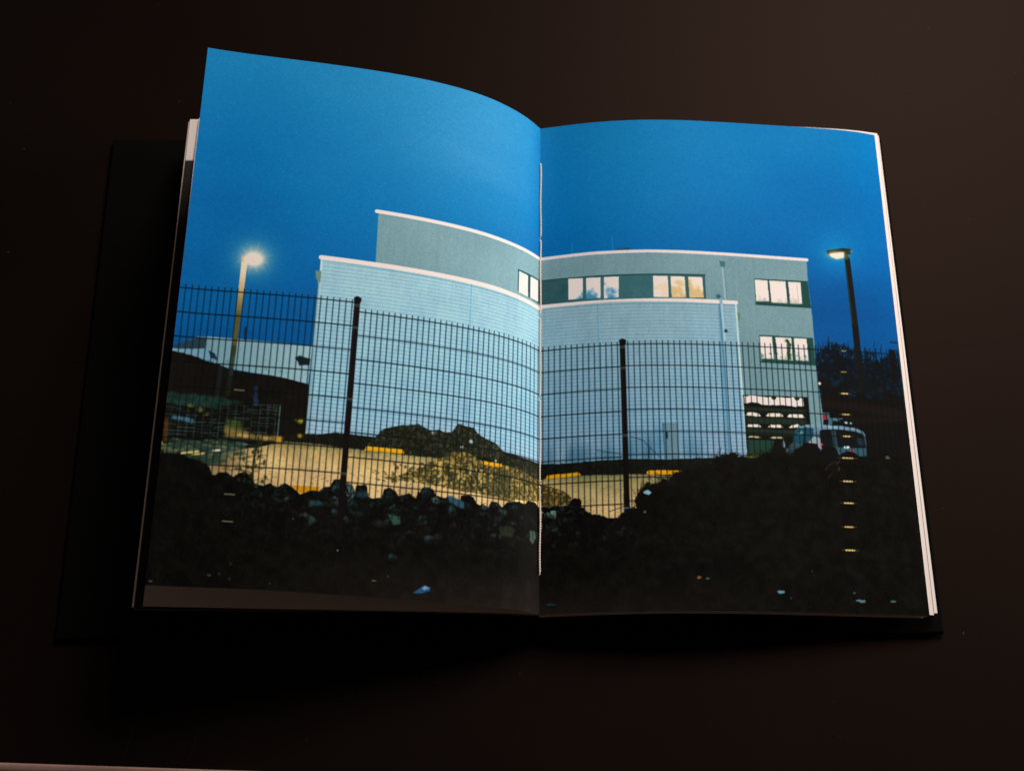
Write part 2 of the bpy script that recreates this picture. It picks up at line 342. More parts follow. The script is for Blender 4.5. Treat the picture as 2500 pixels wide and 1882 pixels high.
def draw_print():
    global IMG
    P = PTS
    yy = np.linspace(0, PH, TH, dtype=np.float32)[:, None]*np.ones((1, TW), np.float32)
    xx = np.linspace(-PW, PW, TW, dtype=np.float32)[None, :]*np.ones((TH, 1), np.float32)
    # dusk sky
    big = vnoise(TH, TW, 420, 3, 3)-0.5; streak = vnoise(TH, TW//6+1, 90, 9, 3)
    streak = np.repeat(streak, 6, 1)[:, :TW]-0.5
    t = yy+big*75+streak*40+np.clip(xx, 0, 200)*0.28
    IMG[:] = lerp3(t, [(-10, (18, 110, 156)), (25, (8, 104, 154)), (65, (0, 98, 152)), (100, (0, 91, 148)), (150, (0, 81, 140)), (195, (0, 68, 124))])
    hz = np.exp(-(((xx+44)/62)**2+((yy-26)/60)**2))*np.clip((12-xx)/24, 0, 1)*(0.75+0.5*streak+0.4*big)  # page sheen near the gutter, painted as pale haze into the left sky
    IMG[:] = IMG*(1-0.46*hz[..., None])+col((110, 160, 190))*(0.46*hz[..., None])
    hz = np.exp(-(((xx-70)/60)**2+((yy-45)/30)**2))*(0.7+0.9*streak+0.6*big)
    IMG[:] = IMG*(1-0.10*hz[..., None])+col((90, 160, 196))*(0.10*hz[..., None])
    # lamp glows
    g1 = P['lamp1_glow'][0]
    disc(g1, 10, (0, 34, 26), 0.45, 1.4, add=True)
    disc(P['lamp2_glow'][0], 10, (10, 60, 50), 0.5, 1.4, add=True)
    # far left: warehouse, van, dark boundary wall
    tex_poly('warehouse', lambda a, b, c, d: lerp3((xx[b:d, a:c]+198)/70, [(0, (96, 132, 140)), (0.5, (118, 152, 160)), (1, (140, 172, 178))]))
    line([(-182, 163.6), (-129, 164.3)], 0.7, (150, 178, 182), 0.8)
    poly('warehouse_roof', (34, 54, 66)); poly('van_left', (104, 146, 168), rough=0.1)
    poly([(-180.5, 170.6), (-177.3, 172), (-175.3, 175.5), (-179, 174.6)], (22, 42, 52))
    poly('chimney', (10, 34, 58)); poly('canopy', (12, 24, 26), rough=0.3, soft=0.2)
    for x in (-170.5, -159.8, -151.5, -144, -177): disc((x, 172.5+(x+198)*0.12), 0.7, (60, 90, 98), 0.6)
    line([(-192, 160.5), (-175, 158.5), (-150, 160.5), (-133, 164)], 0.25, (0, 60, 110), 0.5)
    poly([(-201, 173), (-175, 179), (-129, 185), (-127.5, 214), (-140, 218), (-165, 234), (-201, 236)], (14, 13, 10), 1, 0.3)
    def dw(a, b, c, d):
        n = vnoise(d-b, c-a, 30, 77, 4)[..., None]
        return col((15, 11, 8))*(0.55+0.9*n)
    tex_poly('dark_wall', dw, rough=0.35)
    for k in range(34):
        x = -199+k*2.1; disc((x, 173.5+(x+199)*0.165+(2.2 if x > -176 else 0)), 0.55, (12, 12, 10), 0.95)
    for k, p in enumerate([(-155.5, 190), (-155, 193.5), (-154.6, 196)]): blob(p, 1.3, 2.2, (28, 42, 66), 60+k, 0.8)
    poly([(-174.6, 178), (-172.4, 178.5), (-172.6, 196), (-175, 196)], (28, 36, 34), 0.6, 0.2, 0.3)
    # left street lamp
    lp = P['lamp1_post']
    gy = np.linspace(lp[0][1], lp[1][1], 22)
    for k in range(21):
        t = k/20; c = [np.interp(t, [0, 0.25, 0.6, 1], q) for q in ((232, 224, 178, 96), (206, 196, 150, 90), (176, 160, 100, 52))]
        line([(lp[0][0]-0.4*t, gy[k]), (lp[0][0]-0.4*(t+0.05), gy[k+1])], 3.0-0.5*t, c, 1, 0.15)
    line([lp[1], (-168.2, 172)], 2.4, (84, 76, 40), 1, 0.15)
    line([(-168.2, 168), (-168.5, 182)], 2.4, (42, 48, 34), 0.9, 0.3); line([(-168.5, 180), lp[2]], 2.2, (30, 34, 26), 0.7, 0.3)
    poly('lamp1_head', (150, 128, 62))
    disc(g1, 8.0, (150, 168, 160), 0.5, 1.5); disc(g1, 5.6, (248, 208, 168), 0.9, 1.7); disc((g1[0], g1[1]+0.2), 4.2, (255, 236, 214), 1.0, 2.6, ry=3.2)
    for a in range(0, 360, 30):
        r = 9.5 if a % 60 else 7.5
        line([g1, (g1[0]+r*math.cos(math.radians(a+12)), g1[1]+r*math.sin(math.radians(a+12)))], 0.7, (240, 200, 160), 0.22, 0.5, w2=0.1)
    # trees and bank, far right
    def tr(a, b, c, d):
        n = vnoise(d-b, c-a, 40, 5, 4); y = yy[b:d, a:c]
        k = np.clip((y-140)/34, 0, 1)
        return lerp3(np.clip(k+(n-0.5)*0.5, 0, 1), [(0, (3, 28, 48)), (0.3, (7, 16, 23)), (0.7, (11, 10, 9)), (1, (10, 8, 7))])
    tex_poly([(x, y+(7 if y < 150 else 0)) for x, y in P['trees']], tr, rough=2.6, soft=0.5)
    r = np.random.default_rng(21)
    for k in range(330):
        x = 151+r.random()*47; y = 149+r.random()*20; h = 5+r.random()*10*(0.6+0.5*math.sin(x*0.33)**2)
        pts = [(x, y)]
        for s in range(4): pts.append((pts[-1][0]+r.normal()*0.9, pts[-1][1]-h/4))
        line(pts, 0.32, (6, 12, 17), 0.8, 0.2, w2=0.2)
    def branch(x, y, a, L, w, dep):
        x2, y2 = x+math.sin(a)*L, y-math.cos(a)*L
        line([(x, y), (x2, y2)], w, (5, 10, 14), 0.9, 0.15, w2=w*0.7)
        if dep:
            for _ in range(3 if dep > 1 else 4): branch(x+(x2-x)*(0.55+0.45*r.random()), y+(y2-y)*(0.55+0.45*r.random()), a+r.normal()*0.5, L*(0.55+0.2*r.random()), max(0.2, w*0.6), dep-1)
    for x, h in ((156.5, 7.5), (161, 10), (164.5, 9.5), (168, 7), (179.5, 8), (184, 6.5), (188, 6), (193, 8)):
        for q_ in (-0.25, 0.3): branch(x, 163, q_+r.normal()*0.15, h*1.15, 0.8, 4)
    for k in range(60): disc((153+r.random()*44, 146+r.random()*24), 0.6+r.random()*0.8, (0, 58, 104), 0.28)
    poly([(148, 172), (200, 176), (200, 182), (148, 176)], (24, 15, 12), 0.7, 0.5, 0.8)
    poly([(150, 183), (200, 179), (200, 183), (160, 187)], (25, 15, 12), 0.6, 0.5, 0.8)
    line([(193.4, 135.8), (198.7, 135.9)], 1.0, (8, 40, 60)); line([(197.6, 136), (197.8, 175)], 0.8, (20, 74, 84), 0.7)
    poly([(191.5, 140.5), (195.5, 140.2), (195.8, 148), (194.5, 160), (191.5, 160)], (9, 9, 12), 0.95, 0.3)
    # ---- the building, one straight facade over both pages
    up = lambda a, b, c, d: (lerp3((xx[b:d, a:c]+100)/250, [(0, (105, 136, 141)), (0.39, (117, 148, 153)), (0.42, (105, 134, 140)), (1, (103, 132, 136))])  # drop past the gutter paints in the right page's shade
                             + (vnoise(d-b, c-a, 3, 8, 2)[..., None]-0.5)*0.035+(np.repeat(vnoise((d-b)//14+2, c-a, 9, 18, 3), 14, 0)[:d-b][..., None]-0.5)*0.03+(vnoise(d-b, c-a, 120, 19, 2)[..., None]-0.5)*0.05)
    ue = P['up_R_edge']
    tex_poly([(-101, 85), (0, 86.2), (149.3, 87.6)]+ue[1:]+[(151.3, 200), (100, 206), (100, 120), (0, 118), (-100.4, 116)], up)
    # the low clad block
    lo = lambda a, b, c, d: lerp3((yy[b:d, a:c]-115)/95+0.06*np.sin(xx[b:d, a:c]*0.08), [(0, (144, 178, 188)), (0.45, (142, 180, 197)), (0.8, (138, 178, 202)), (1, (148, 176, 200))])*(1-0.12*np.clip(xx[b:d, a:c]/4+0.5, 0, 1))[..., None]*(0.955+0.09*vnoise(d-b, c-a, 50, 88, 3)[..., None])*(0.965+0.07*np.repeat(vnoise((d-b)//12+2, c-a, 7, 89, 3), 12, 0)[:d-b][..., None])  # tone cut right of the gutter, page shading painted into the wall
    lowpoly = [(-128.6, 114), (0, 116.6), (107.4, 115.4)]+P['low_R_edge']+[(60, 211), (0, 210.5), (-60, 210), (-128.4, 211.5)]
    tex_poly(lowpoly, lo)
    m = poly_mask(lowpoly)
    x0, y0, x1, y1, am = m
    seg = IMG[y0:y1, x0:x1]; ph = (yy[y0:y1, x0:x1]-117-0.004*xx[y0:y1, x0:x1]) % 2.06
    w = np.clip(1-np.abs(ph-1.0)/0.26, 0, 1)*am*(0.40+0.30*np.clip((yy[y0:y1, x0:x1]-118)/70, 0, 1))
    seg[:] = seg*(1-w[..., None])+col((34, 90, 112))*w[..., None]
    sh = np.clip((xx[y0:y1, x0:x1]-96.6)/3.0, 0, 1)*np.clip((99.6-xx[y0:y1, x0:x1])/1.5, 0, 1)*am*np.clip((yy[y0:y1, x0:x1]-117)/10, 0, 1)*0.5
    seg[:] = seg*(1-sh[..., None])+col((28, 92, 128))*sh[..., None]
    for nm in ('seamL', 'seamR'): line(P[nm], 0.6, (70, 130, 150), 0.55)
    # pale shrubs against the wall
    for k in range(26):
        x = 3+rng.random()*88; h = 3+rng.random()*6
        disc((x, 208-h/2), 1.6+rng.random()*2, (40, 92, 118), 0.3, 2, ry=h)
    # parapets
    line([(-102, 84.3), (0.2, 86.2)], 2.1, (220, 201, 195), 1, 0.08); line([(0, 86.3), (28, 85.6), (60, 85.7), (149.4, 87.7)], 1.9, (210, 193, 188), 1, 0.08)
    line([(-128.9, 114.6), (-30, 115.8), (0.2, 117.3)], 2.5, (220, 201, 195), 1, 0.08); line([(0, 116.2), (40, 115.4), (107.6, 116.6)], 2.2, (210, 193, 188), 1, 0.08)
    line([(-128.5, 116.3), (0, 119)], 0.45, (70, 118, 128), 0.6); line([(1, 117.9), (107, 118.2)], 0.45, (70, 118, 128), 0.6)
    line([(-101, 86), (0, 87.8)], 0.4, (90, 130, 132), 0.5)
    line([(-128.6, 116), (-128.4, 210.5)], 0.9, (206, 208, 204), 0.85); line(P['low_R_edge'], 0.9, (186, 206, 206), 0.8)
    line([(-101, 86), (-100.4, 113)], 0.4, (90, 134, 146), 0.6)
    # windows on the top floor
    dg = (26, 66, 62)
    poly('win_gut', (30, 70, 72)); poly('win_gut1', (226, 214, 208)); poly('win_gut2', (222, 210, 206))
    poly([(-17, 101), (-12, 101), (-17, 108)], (150, 176, 188), 0.45, 0.3, 0.6)
    tex_poly([(1.0, 99.8), (91, 100.4), (91, 115), (1.0, 115.0)], lambda a, b, c, d: lerp3((xx[b:d, a:c])/91, [(0, (36, 70, 74)), (0.5, (50, 94, 98)), (1, (44, 80, 82))])+(vnoise(d-b, c-a, 40, 4, 2)[..., None]-0.5)*0.06)
    line([(1, 100), (91, 100.3)], 0.7, (14, 52, 50), 0.9)
    def cloudpane(c1, c2, lvl, seed):
        def f(a, b, c, d):
            n = vnoise(d-b, c-a, 26, seed, 3); y = (yy[b:d, a:c]-100.5)/13
            k = np.clip((y+(n-0.5)*1.3-lvl)*2.4, 0, 1)[..., None]
            return col(c1)*(1-k)+col(c2)*k
        return f
    for i in range(3): tex_poly('winA%d' % i, cloudpane((222, 210, 208), (60, 124, 152), 0.72-0.06*(i == 2), 40+i))
    poly([(62.4, 101.2), (70.4, 101.4), (70.5, 114.4), (62.4, 114.2)], (222, 202, 186))
    tex_poly('winB2', cloudpane((224, 208, 192), (198, 168, 118), 0.35, 51)); tex_poly('winB3', cloudpane((222, 206, 184), (194, 164, 112), 0.25, 52))
    poly([(62.6, 108), (70, 104.5), (70.2, 114), (62.3, 114)], (214, 182, 142), 0.6, 0.4, 0.3); poly([(62.5, 109.8), (66.5, 109.8), (66.5, 114), (62.5, 114)], (234, 220, 208), 0.9)
    # right end windows
    for nm in ('win1', 'win2'): poly(nm, (24, 62, 56))
    for nm in ('win1a', 'win1b', 'win1c', 'win2a', 'win2b', 'win2c'): poly(nm, (222, 205, 200), rough=0.08)
    for nm, k in (('win1a', 1), ('win1b', 2), ('win1c', 3), ('win2a', 4), ('win2b', 5), ('win2c', 6)):
        q = P[nm]; xa, xb, ya, yb_ = q[0][0], q[1][0], q[0][1], q[2][1]
        poly([(xa, ya), (xb, ya), (xb, ya+1.6), (xa, ya+1.5)], (196, 182, 160), 0.45, 0.1, 0.3)
        for j in range(3):
            xj = xa+(xb-xa)*rng.random(); poly([(xj, yb_-2-2.5*rng.random()), (xj+1.6, yb_-2.4), (xj+1.8, yb_), (xj-0.2, yb_)], (150, 148, 128), 0.4, 0.3, 0.3)
        line([(xa+0.8, ya+3.2), (xb-1.2, ya+3.0)], 0.35, (240, 226, 220), 0.6); line([(xa, yb_-0.4), (xb, yb_-0.4)], 0.7, (120, 128, 112), 0.4)
    poly([(142.2, 104), (142.8, 104), (143, 115), (142.4, 115)], (160, 150, 120), 0.7); poly([(139.5, 105), (140, 105), (140.2, 115), (139.6, 115)], (180, 170, 140), 0.5)
    line([(118.6, 117.1), (149.8, 117.5)], 0.7, (20, 52, 48)); line([(119, 151.8), (149.6, 152.2)], 0.7, (20, 52, 48))
    poly('plant2', (30, 62, 30), 0.95, 0.5); disc((134.4, 138.6), 1.0, (16, 40, 20)); disc((135.3, 147), 1.3, (28, 66, 26), 0.9)
    for k in range(14): blob((120+rng.random()*25, 145+rng.random()*4.5), 0.7, 0.5, (90, 120, 80), 300+k, 0.7)
    # downpipes, vents, aerials
    poly('gutterbox', (96, 122, 108)); line(P['gutterpipe'], 1.0, (120, 152, 158), 0.9); line([(-129.4, 130), (-128.9, 209)], 0.4, (20, 60, 80), 0.8)
    poly('gutB_top', (60, 96, 98)); line(P['pipeB'], 1.1, (136, 154, 156)); line([(102.0, 95.5), (102.6, 114.4)], 0.4, (70, 110, 112), 0.8)
    line([(99.1, 115), (99.2, 118), (100.2, 160), (100.2, 204)], 1.7, (118, 148, 164), 1, 0.15); line([(99.5, 118), (100.6, 160), (100.5, 200)], 0.6, (176, 190, 194), 0.8, 0.2); line([(98.2, 118), (99.2, 160), (99.4, 204)], 0.7, (40, 96, 128), 0.8, 0.3)
    disc((97.9, 113.2), 1.4, (40, 76, 92), 1, 4); disc((101, 134.1), 1.0, (16, 34, 44), 1, 4)
    poly([(107.8, 122.5), (109.6, 123), (109.2, 127), (108.2, 128.5)], (92, 112, 96))
    for x, h in ((40.5, 9), (18, 7), (-22, 5)): line([(x, (85 if x > 0 else 113)-h), (x, 85 if x > 0 else 115)], 0.22, (110, 160, 190), 0.6)
    poly([(43, 84.6), (50.5, 84.4), (50.5, 83.2), (43, 83.3)], (30, 70, 86))
    # wall cabinet
    poly('box_cab', (96, 126, 138)); poly([(64.4, 188.6), (65.6, 188.6), (66.2, 211), (65.1, 211)], (58, 104, 124)); line([(66.8, 194), (66.8, 197)], 1.0, (10, 30, 44))
    poly([(71.8, 188.5), (73.4, 188.4), (73.4, 211), (72.2, 211)], (108, 140, 150), 0.7); disc((62.5, 200), 1.6, (40, 100, 140), 0.5, 2, ry=9)
    # open hall with lit ceiling strips
    poly([(108.4, 171.6), (143.5, 171.5), (144.2, 196), (136, 206), (108.6, 208)], (12, 12, 9), 1, 0.1)
    for (a, b) in ((178.5, 181.3), (184.2, 187.8), (190.6, 194.2)): poly([(108.8, a), (141.8, a+0.4), (141.6, b), (109, b)], (34, 46, 34), 0.75, 0.2, 0.4)
    poly('hall_top', (228, 208, 198), rough=0.5)
    for x in (123.4, 136.0): poly([(x, 171.8), (x+3.2, 171.9), (x+2.6, 173.6), (x+0.8, 173.8)], (22, 30, 18), 0.95, 0.3)
    hr = P['hall_rows']
    for i in range(0, len(hr), 2):
        a, b = hr[i], hr[i+1]
        hgt = 1.7 if i < 6 else (1.4 if i < 12 else 0.9)
        poly([(a[0], a[1]+hgt*0.4), (a[0]+1.5, a[1]-hgt*0.6), (b[0]-1.5, b[1]-hgt*0.6), (b[0], b[1]+hgt*0.45), (b[0]-1, b[1]+hgt*0.6), (a[0]+1, a[1]+hgt*0.55)], (228, 210, 188) if i < 12 else (214, 190, 140), 0.97 if i < 12 else 0.8, 0.25)
    poly('hall_green', (28, 58, 42), 0.9); poly('yellow_grass', (112, 104, 22), 0.9, 0.7)
    poly([(142.0, 172), (143.6, 172), (143.8, 188), (142.4, 188)], (10, 9, 8), 0.9)
    # ---- ground between the building and the fence
    wbL = P['wall_base']; wbR = P['wall_baseR']
    def soil(a, b, c, d):
        n = vnoise(d-b, c-a, 10, 66, 3)[..., None]
        return col((17, 16, 11))*(0.5+1.0*n)
    tex_poly([(-128.6, 210.6), (-121, 210.2)]+wbL+wbR+[(130, 207), (130, 240), (-145, 240), (-145, 214)], soil, rough=0.35)
    def sand(a, b, c, d):
        n = vnoise(d-b, c-a, 8, 12, 4); f = vnoise(d-b, (c-a)//3+1, 3, 90, 2); f = np.repeat(f, 3, 1)[:, :c-a]
        x = xx[b:d, a:c]; y = yy[b:d, a:c]
        v = np.clip((y-215)/20, 0, 1)
        base = lerp3(v+(n-0.5)*0.25, [(0, (112, 104, 58)), (0.25, (186, 156, 96)), (0.6, (214, 176, 114)), (1, (214, 174, 116))])
        L_ = vnoise(d-b, c-a, 70, 13, 4)[..., None]; base = base*(0.80+0.38*L_)
        base = base*(1-0.35*np.clip((-150-x)/22, 0, 1)[..., None])
        dark = np.clip((f-0.66)*6, 0, 1)[..., None]*0.45*(v[..., None]+0.2)
        g = np.clip((x-2)/20, 0, 1)[..., None]*np.clip(1.1-v*1.0, 0, 1)[..., None]*0.5
        base = base*(1-g)+col((98, 104, 66))*g
        return base*(1-dark)+col((70, 58, 28))*dark
    tex_poly(P['sand_topL'][:6]+[(-100.5, 216.2), (-78, 216.6), (-61, 216.2), (-30, 217)]+P['sand_topR']+[(80, 219), (80, 245), (-175, 245), (-176, 230), (-168, 226)], sand, rough=0.35, soft=0.15)
    for k in range(40):
        x = -172+rng.random()*26; blob((x, 223+rng.random()*9), 1.6, 0.5, (70, 62, 34), 500+k, 0.5, 0.4)
    poly('rubble_L', (44, 60, 46), 0.92, 1.2, 0.3)
    for k in range(120):
        x = -199+rng.random()*44; y = 217+rng.random()*10-(x+199)*0.03
        blob((x, y), 0.6+rng.random()*2.2, 0.3+rng.random()*0.4, [(88, 102, 78), (24, 34, 26), (120, 116, 70), (44, 66, 58)][k % 4], 900+k, 0.6, 0.2)
    pl = P['planks']
    line([pl[0], pl[1]], 0.9, (214, 186, 108)); line([pl[2], pl[3]], 0.9, (206, 172, 92)); line([pl[4], pl[5]], 1.0, (230, 206, 176))
    # glowing grass and stacked wire cages
    poly('glow_grass', (140, 106, 40), 0.9, 1.0, 0.6); poly([(-168, 206), (-161, 206), (-160, 211), (-168, 210)], (72, 82, 24), 0.7, 0.8, 0.8)
    poly([(-144, 213), (-139.6, 213.2), (-139.8, 216.2), (-143.5, 216)], (196, 132, 30), 0.9, 0.3)
    for x, y in ((-160.5, 213.5), (-158, 214), (-148, 214.4)): blob((x, y), 2.2, 0.9, (206, 158, 88), int(-x*7), 0.7)
    for k in range(13):
        y = 198.5+k*1.65; x = -199
        while x < -143:
            L = 2+rng.random()*7
            if rng.random() < 0.62: line([(x, y+rng.normal()*0.25), (min(x+L, -142.6), y+rng.normal()*0.3)], 0.28, (104, 138, 116), 0.25+0.5*rng.random(), 0.15)
            x += L+rng.random()*2
    for x in np.arange(-199, -142, 3.9): line([(x, 198+rng.random()), (x+0.2, 216)], 0.5, (48, 84, 76), 0.5, 0.2)
    line([(-142.5, 197.5), (-142.4, 216)], 0.5, (90, 130, 124), 0.8); line([(-156, 197.6), (-142, 197)], 0.3, (80, 112, 104), 0.7)
    tex_poly([(-200, 194), (-172, 194.5), (-160, 196.5), (-172, 200), (-200, 200)], lambda a, b, c, d: col((26, 58, 48))*(0.5+vnoise(d-b, c-a, 16, 15, 3)[..., None]), rough=1.0, soft=0.5, alpha=0.75)
    poly('litter_blue', (70, 122, 152), 0.75, 0.8, 0.3); poly([(-198, 208), (-196, 207), (-195.5, 219), (-197.5, 219)], (92, 56, 22), 0.7, 0.6, 0.3)
    for p, c in zip(P['yellow_bits'], ((170, 160, 20), (150, 130, 24), (204, 178, 60))): blob(p, 1.4, 1.1, c, int(abs(p[0])*9), 0.9, 0.5, 0.3)
    poly([(-135, 203), (-131, 204), (-131, 206), (-134, 205)], (120, 116, 20), 0.7, 0.5, 0.4)
    for x, y in ((-181.5, 201.8), (-178, 204), (-186, 200)): blob((x, y), 1.6, 1.0, (106, 96, 30), int(-x*3), 0.8)
    # soil heaps
    def heap(c0, c1, c2, s, cell, th):
        def f(a, b, c, d):
            n = vnoise(d-b, c-a, cell, s, 2); q = vnoise(d-b, c-a, 30, s+5, 3)
            k = np.clip((n-th)*7+(q-0.5)*3, 0, 1)[..., None]
            sp = np.clip((vnoise(d-b, c-a, 5, s+9, 2)-0.72)*9, 0, 1)[..., None]
            o = col(c0)*(1-k)+col(c1)*k
            o = o*(0.66+0.62*vnoise(d-b, c-a, 60, s+31, 3)[..., None])*(0.8+0.4*vnoise(d-b, c-a, 3, s+33, 1)[..., None])
            return o*(1-sp*0.7)+col(c2)*sp*0.7
        return f
    tex_poly('mound_dark', heap((26, 25, 15), (46, 44, 27), (92, 94, 70), 5, 8, 0.5), rough=0.45)
    for x, y, w in ((-63.5, 203.4, 0.9), (-43, 205, 1.1), (-48, 208.5, 1.0), (-28.5, 213.4, 0.8)): blob((x, y), w, w*1.1, (150, 168, 162), int(-x*11), 0.9, 0.3)
    tex_poly('mound_sand', heap((72, 62, 30), (150, 122, 58), (196, 162, 96), 25, 6, 0.5), rough=0.7)
    tex_poly('mound_sandR', heap((66, 54, 24), (140, 104, 48), (170, 134, 70), 35, 6, 0.5), rough=0.7)
    for k in range(150):
        x = -84+rng.random()*58; y = 219+rng.random()*12
        blob((x, y), 0.5+rng.random()*0.7, 0.5+rng.random()*0.7, (40, 38, 20) if k % 3 else (196, 166, 104), 1500+k, 0.7, 0.3)
    for k in range(26): blob((-94+rng.random()*14, 225+rng.random()*7), 0.7, 0.4, (90, 76, 36), 1800+k, 0.8)
    poly([(-27, 222), (-21, 218), (-18, 230), (-28, 232), (-34, 232)], (40, 40, 22), 0.55, 1.2, 1.0)
    for nm in ('kerb1', 'kerb2', 'kerb3', 'kerb4'): poly(nm, (226, 150, 14), rough=0.15)
    poly('kerb5', (186, 126, 14)); line([(-98, 214.6), (-79, 214.4)], 0.5, (240, 172, 40), 0.6)
    # vehicles right
    poly('truck', (64, 100, 114), 0.9); poly('truck_red', (168, 18, 28)); poly('cabin', (16, 14, 12))
    poly([(156.5, 183.6), (162.5, 183.4), (166, 185.6), (165.8, 187), (156.4, 187)], (11, 11, 12)); blob((163.6, 185.2), 1.0, 0.6, (150, 190, 206), 8); blob((166, 185.6), 0.8, 0.5, (130, 170, 190), 9)
    blob((158.2, 184), 2.2, 0.8, (70, 124, 146), 10, 0.8)
    tex_poly('van_right', lambda a, b, c, d: lerp3((yy[b:d, a:c]-187)/17, [(0, (124, 152, 168)), (0.15, (96, 122, 138)), (0.5, (54, 74, 84)), (1, (32, 46, 52))])*(0.85+0.3*vnoise(d-b, c-a, 16, 33, 2)[..., None]), rough=0.15, soft=0.2); poly('van_w1', (20, 62, 76), rough=0.1); poly('van_w2', (12, 14, 15), rough=0.1)
    poly([(136.5, 193), (139, 191), (140, 192), (137, 194)], (96, 150, 150), 0.7, 0.2); line([(141.2, 189), (139.4, 198)], 0.8, (8, 14, 16), 0.9)
    poly([(142, 197.6), (145.4, 194), (148.6, 195), (149, 201.5), (146, 199)], (140, 150, 156), 0.9)
    poly([(155, 190.4), (157.4, 190.2), (158, 200), (155.6, 200)], (52, 100, 112), 0.5); poly([(168.5, 193.5), (172, 194), (172.4, 198.5), (169, 198)], (40, 66, 66), 0.5, 0.2, 0.4)
    poly('van_body2', (44, 78, 88), 0.95, 0.2); blob((162.7, 199.6), 1.5, 0.9, (190, 216, 222), 14); blob((165.6, 201.4), 0.9, 0.7, (190, 44, 26), 15); blob((149.2, 198.4), 1.0, 0.8, (190, 50, 70), 16)
    blob((128.6, 199), 0.7, 2.4, (120, 160, 166), 17, 0.8, 0.5); blob((130.5, 202.5), 1.4, 1.6, (86, 120, 118), 18, 0.6, 0.7)
    disc(P['sidelight'][0], 0.9, (250, 224, 190), 1, 4)
    # right street lamp
    q = P['lamp2_post']
    line([q[0], q[1]], 3.2, (13, 18, 16), 1, 0.12, w2=3.6); line([q[1], (173.9, 166)], 3.6, (12, 14, 14), 1, 0.15)
    line([(171.6, 88), (172.4, 126)], 0.4, (60, 84, 50), 0.5)
    poly('lamp2_head', (26, 36, 24)); disc(P['lamp2_glow'][0], 5.0, (226, 196, 120), 0.75, 2.2, ry=2.4); poly('lamp2_lens', (252, 226, 184), 1, 0.15, 0.35)
    disc((175.5, 80.8), 0.7, (120, 150, 150), 0.8)
    # ---- foreground: boulders on the left, overgrown bank on the right
    def fore(a, b, c, d):
        n = vnoise(d-b, c-a, 26, 55, 5); g = vnoise(d-b, c-a, 4, 56, 2); y = yy[b:d, a:c]; x = xx[b:d, a:c]
        v = np.clip((y-268)/22, 0, 1)*np.clip(1-np.abs(x+20)/150, 0, 1)
        o = lerp3(np.clip(n*1.2-0.1, 0, 1), [(0, (2, 2, 1)), (0.5, (7, 6, 4)), (1, (14, 12, 8))])
        o = o*(0.8+0.4*g[..., None])
        return o+col((20, 15, 12))*v[..., None]
    LL = P['rocks_lineL']; RL = P['rocks_lineR']
    tex_poly(LL+[(0.8, 292), (-200, 292)], fore, rough=0.25)
    # fence goes in before the right bank, which hides its foot
    def fence():
        bc, bm = (0, 20, 26), 0.22
        for k in range(28):
            x = -198.4+k*3.24
            if x < -110: line([(x, 136.3), (x, 246)], 0.66, bc, 0.86, 0.12, mul=bm)
        for k in range(8): line([(-200, 138.4+k*13.07), (-110, 137.6+k*13.1)], 0.62, (4, 6, 6), 0.92, 0.12, mul=0.12)
        k = 0
        for x in np.arange(-103.7, 43.0, 3.1): line([(x, 141.0), (x, 250)], 0.68, bc, 0.87, 0.12, mul=bm)
        for k in range(9): line([(-107, 142.6+k*13.0), (0, 143.2+k*12.9), (43, 142.6+k*12.95)], 0.62, (4, 6, 6), 0.9, 0.12, mul=0.14)
        for x in np.arange(47.6, 198, 3.1): line([(x, 140.6), (x, 246)], 0.66, bc, 0.85, 0.12, mul=bm)
        for k in range(9): line([(46, 142.3+k*12.75), (198, 143.2+k*12.6)], 0.6, (4, 6, 6), 0.88, 0.12, mul=0.16)
        for x, y0, y1, w in ((-108.2, 135.6, 262, 3.1), (44.9, 140.4, 262, 2.9)):
            line([(x-0.2, y0), (x+0.3, y1)], w, (11, 8, 8), 1, 0.12); poly([(x-w/2-0.45, y0-0.9), (x+w/2+0.35, y0-0.9), (x+w/2+0.2, y0+1.7), (x-w/2-0.3, y0+1.7)], (9, 7, 8), 1, 0.05)
            for c in (y0+3.2, y0+15.6, y0+54.5, y0+93.5):
                line([(x-1.6, c), (x+1.6, c)], 0.45, (110, 140, 146), 0.6, 0.15); line([(x-1.6, c+0.9), (x+1.6, c+0.9)], 0.4, (90, 120, 126), 0.5, 0.15)
            line([(x-0.9, y0+3), (x-0.7, y1-60)], 0.3, (44, 34, 30), 0.6, 0.2)
    # boulders
    rr = np.random.default_rng(4)
    def boulder(p, s, seed, lit):
        r = np.random.default_rng(seed); rx = s*(0.7+0.7*r.random()); ry = s*(0.6+0.6*r.random()); n = int(r.integers(5, 9)); tl = r.normal()*0.25
        a0 = r.random()*6.28; R_ = [0.7+0.5*r.random() for _ in range(n)]
        sh = lambda k, ox, oy: [(p[0]+ox*rx+math.cos(a0+i*2*math.pi/n)*rx*k*R_[i], p[1]+oy*ry+math.sin(a0+i*2*math.pi/n)*ry*k*R_[i]+tl*rx*k*math.cos(a0+i*2*math.pi/n)) for i in range(n)]
        poly(sh(1.05, 0, 0), (7, 7, 6), 0.9, 0.25, 0.2)
        cx = 0.4*r.random()-0.2
        poly(sh(0.86, cx*0.3, -0.06), lit, 0.62, 0.35, 0.28)
        poly(sh(0.6, cx+0.15, 0.3), (7, 7, 5), 0.75, 0.5, 0.35)
        poly(sh(0.42, cx-0.2, -0.35), tuple(min(255, int(c*1.35)) for c in lit), 0.55, 0.5, 0.3)
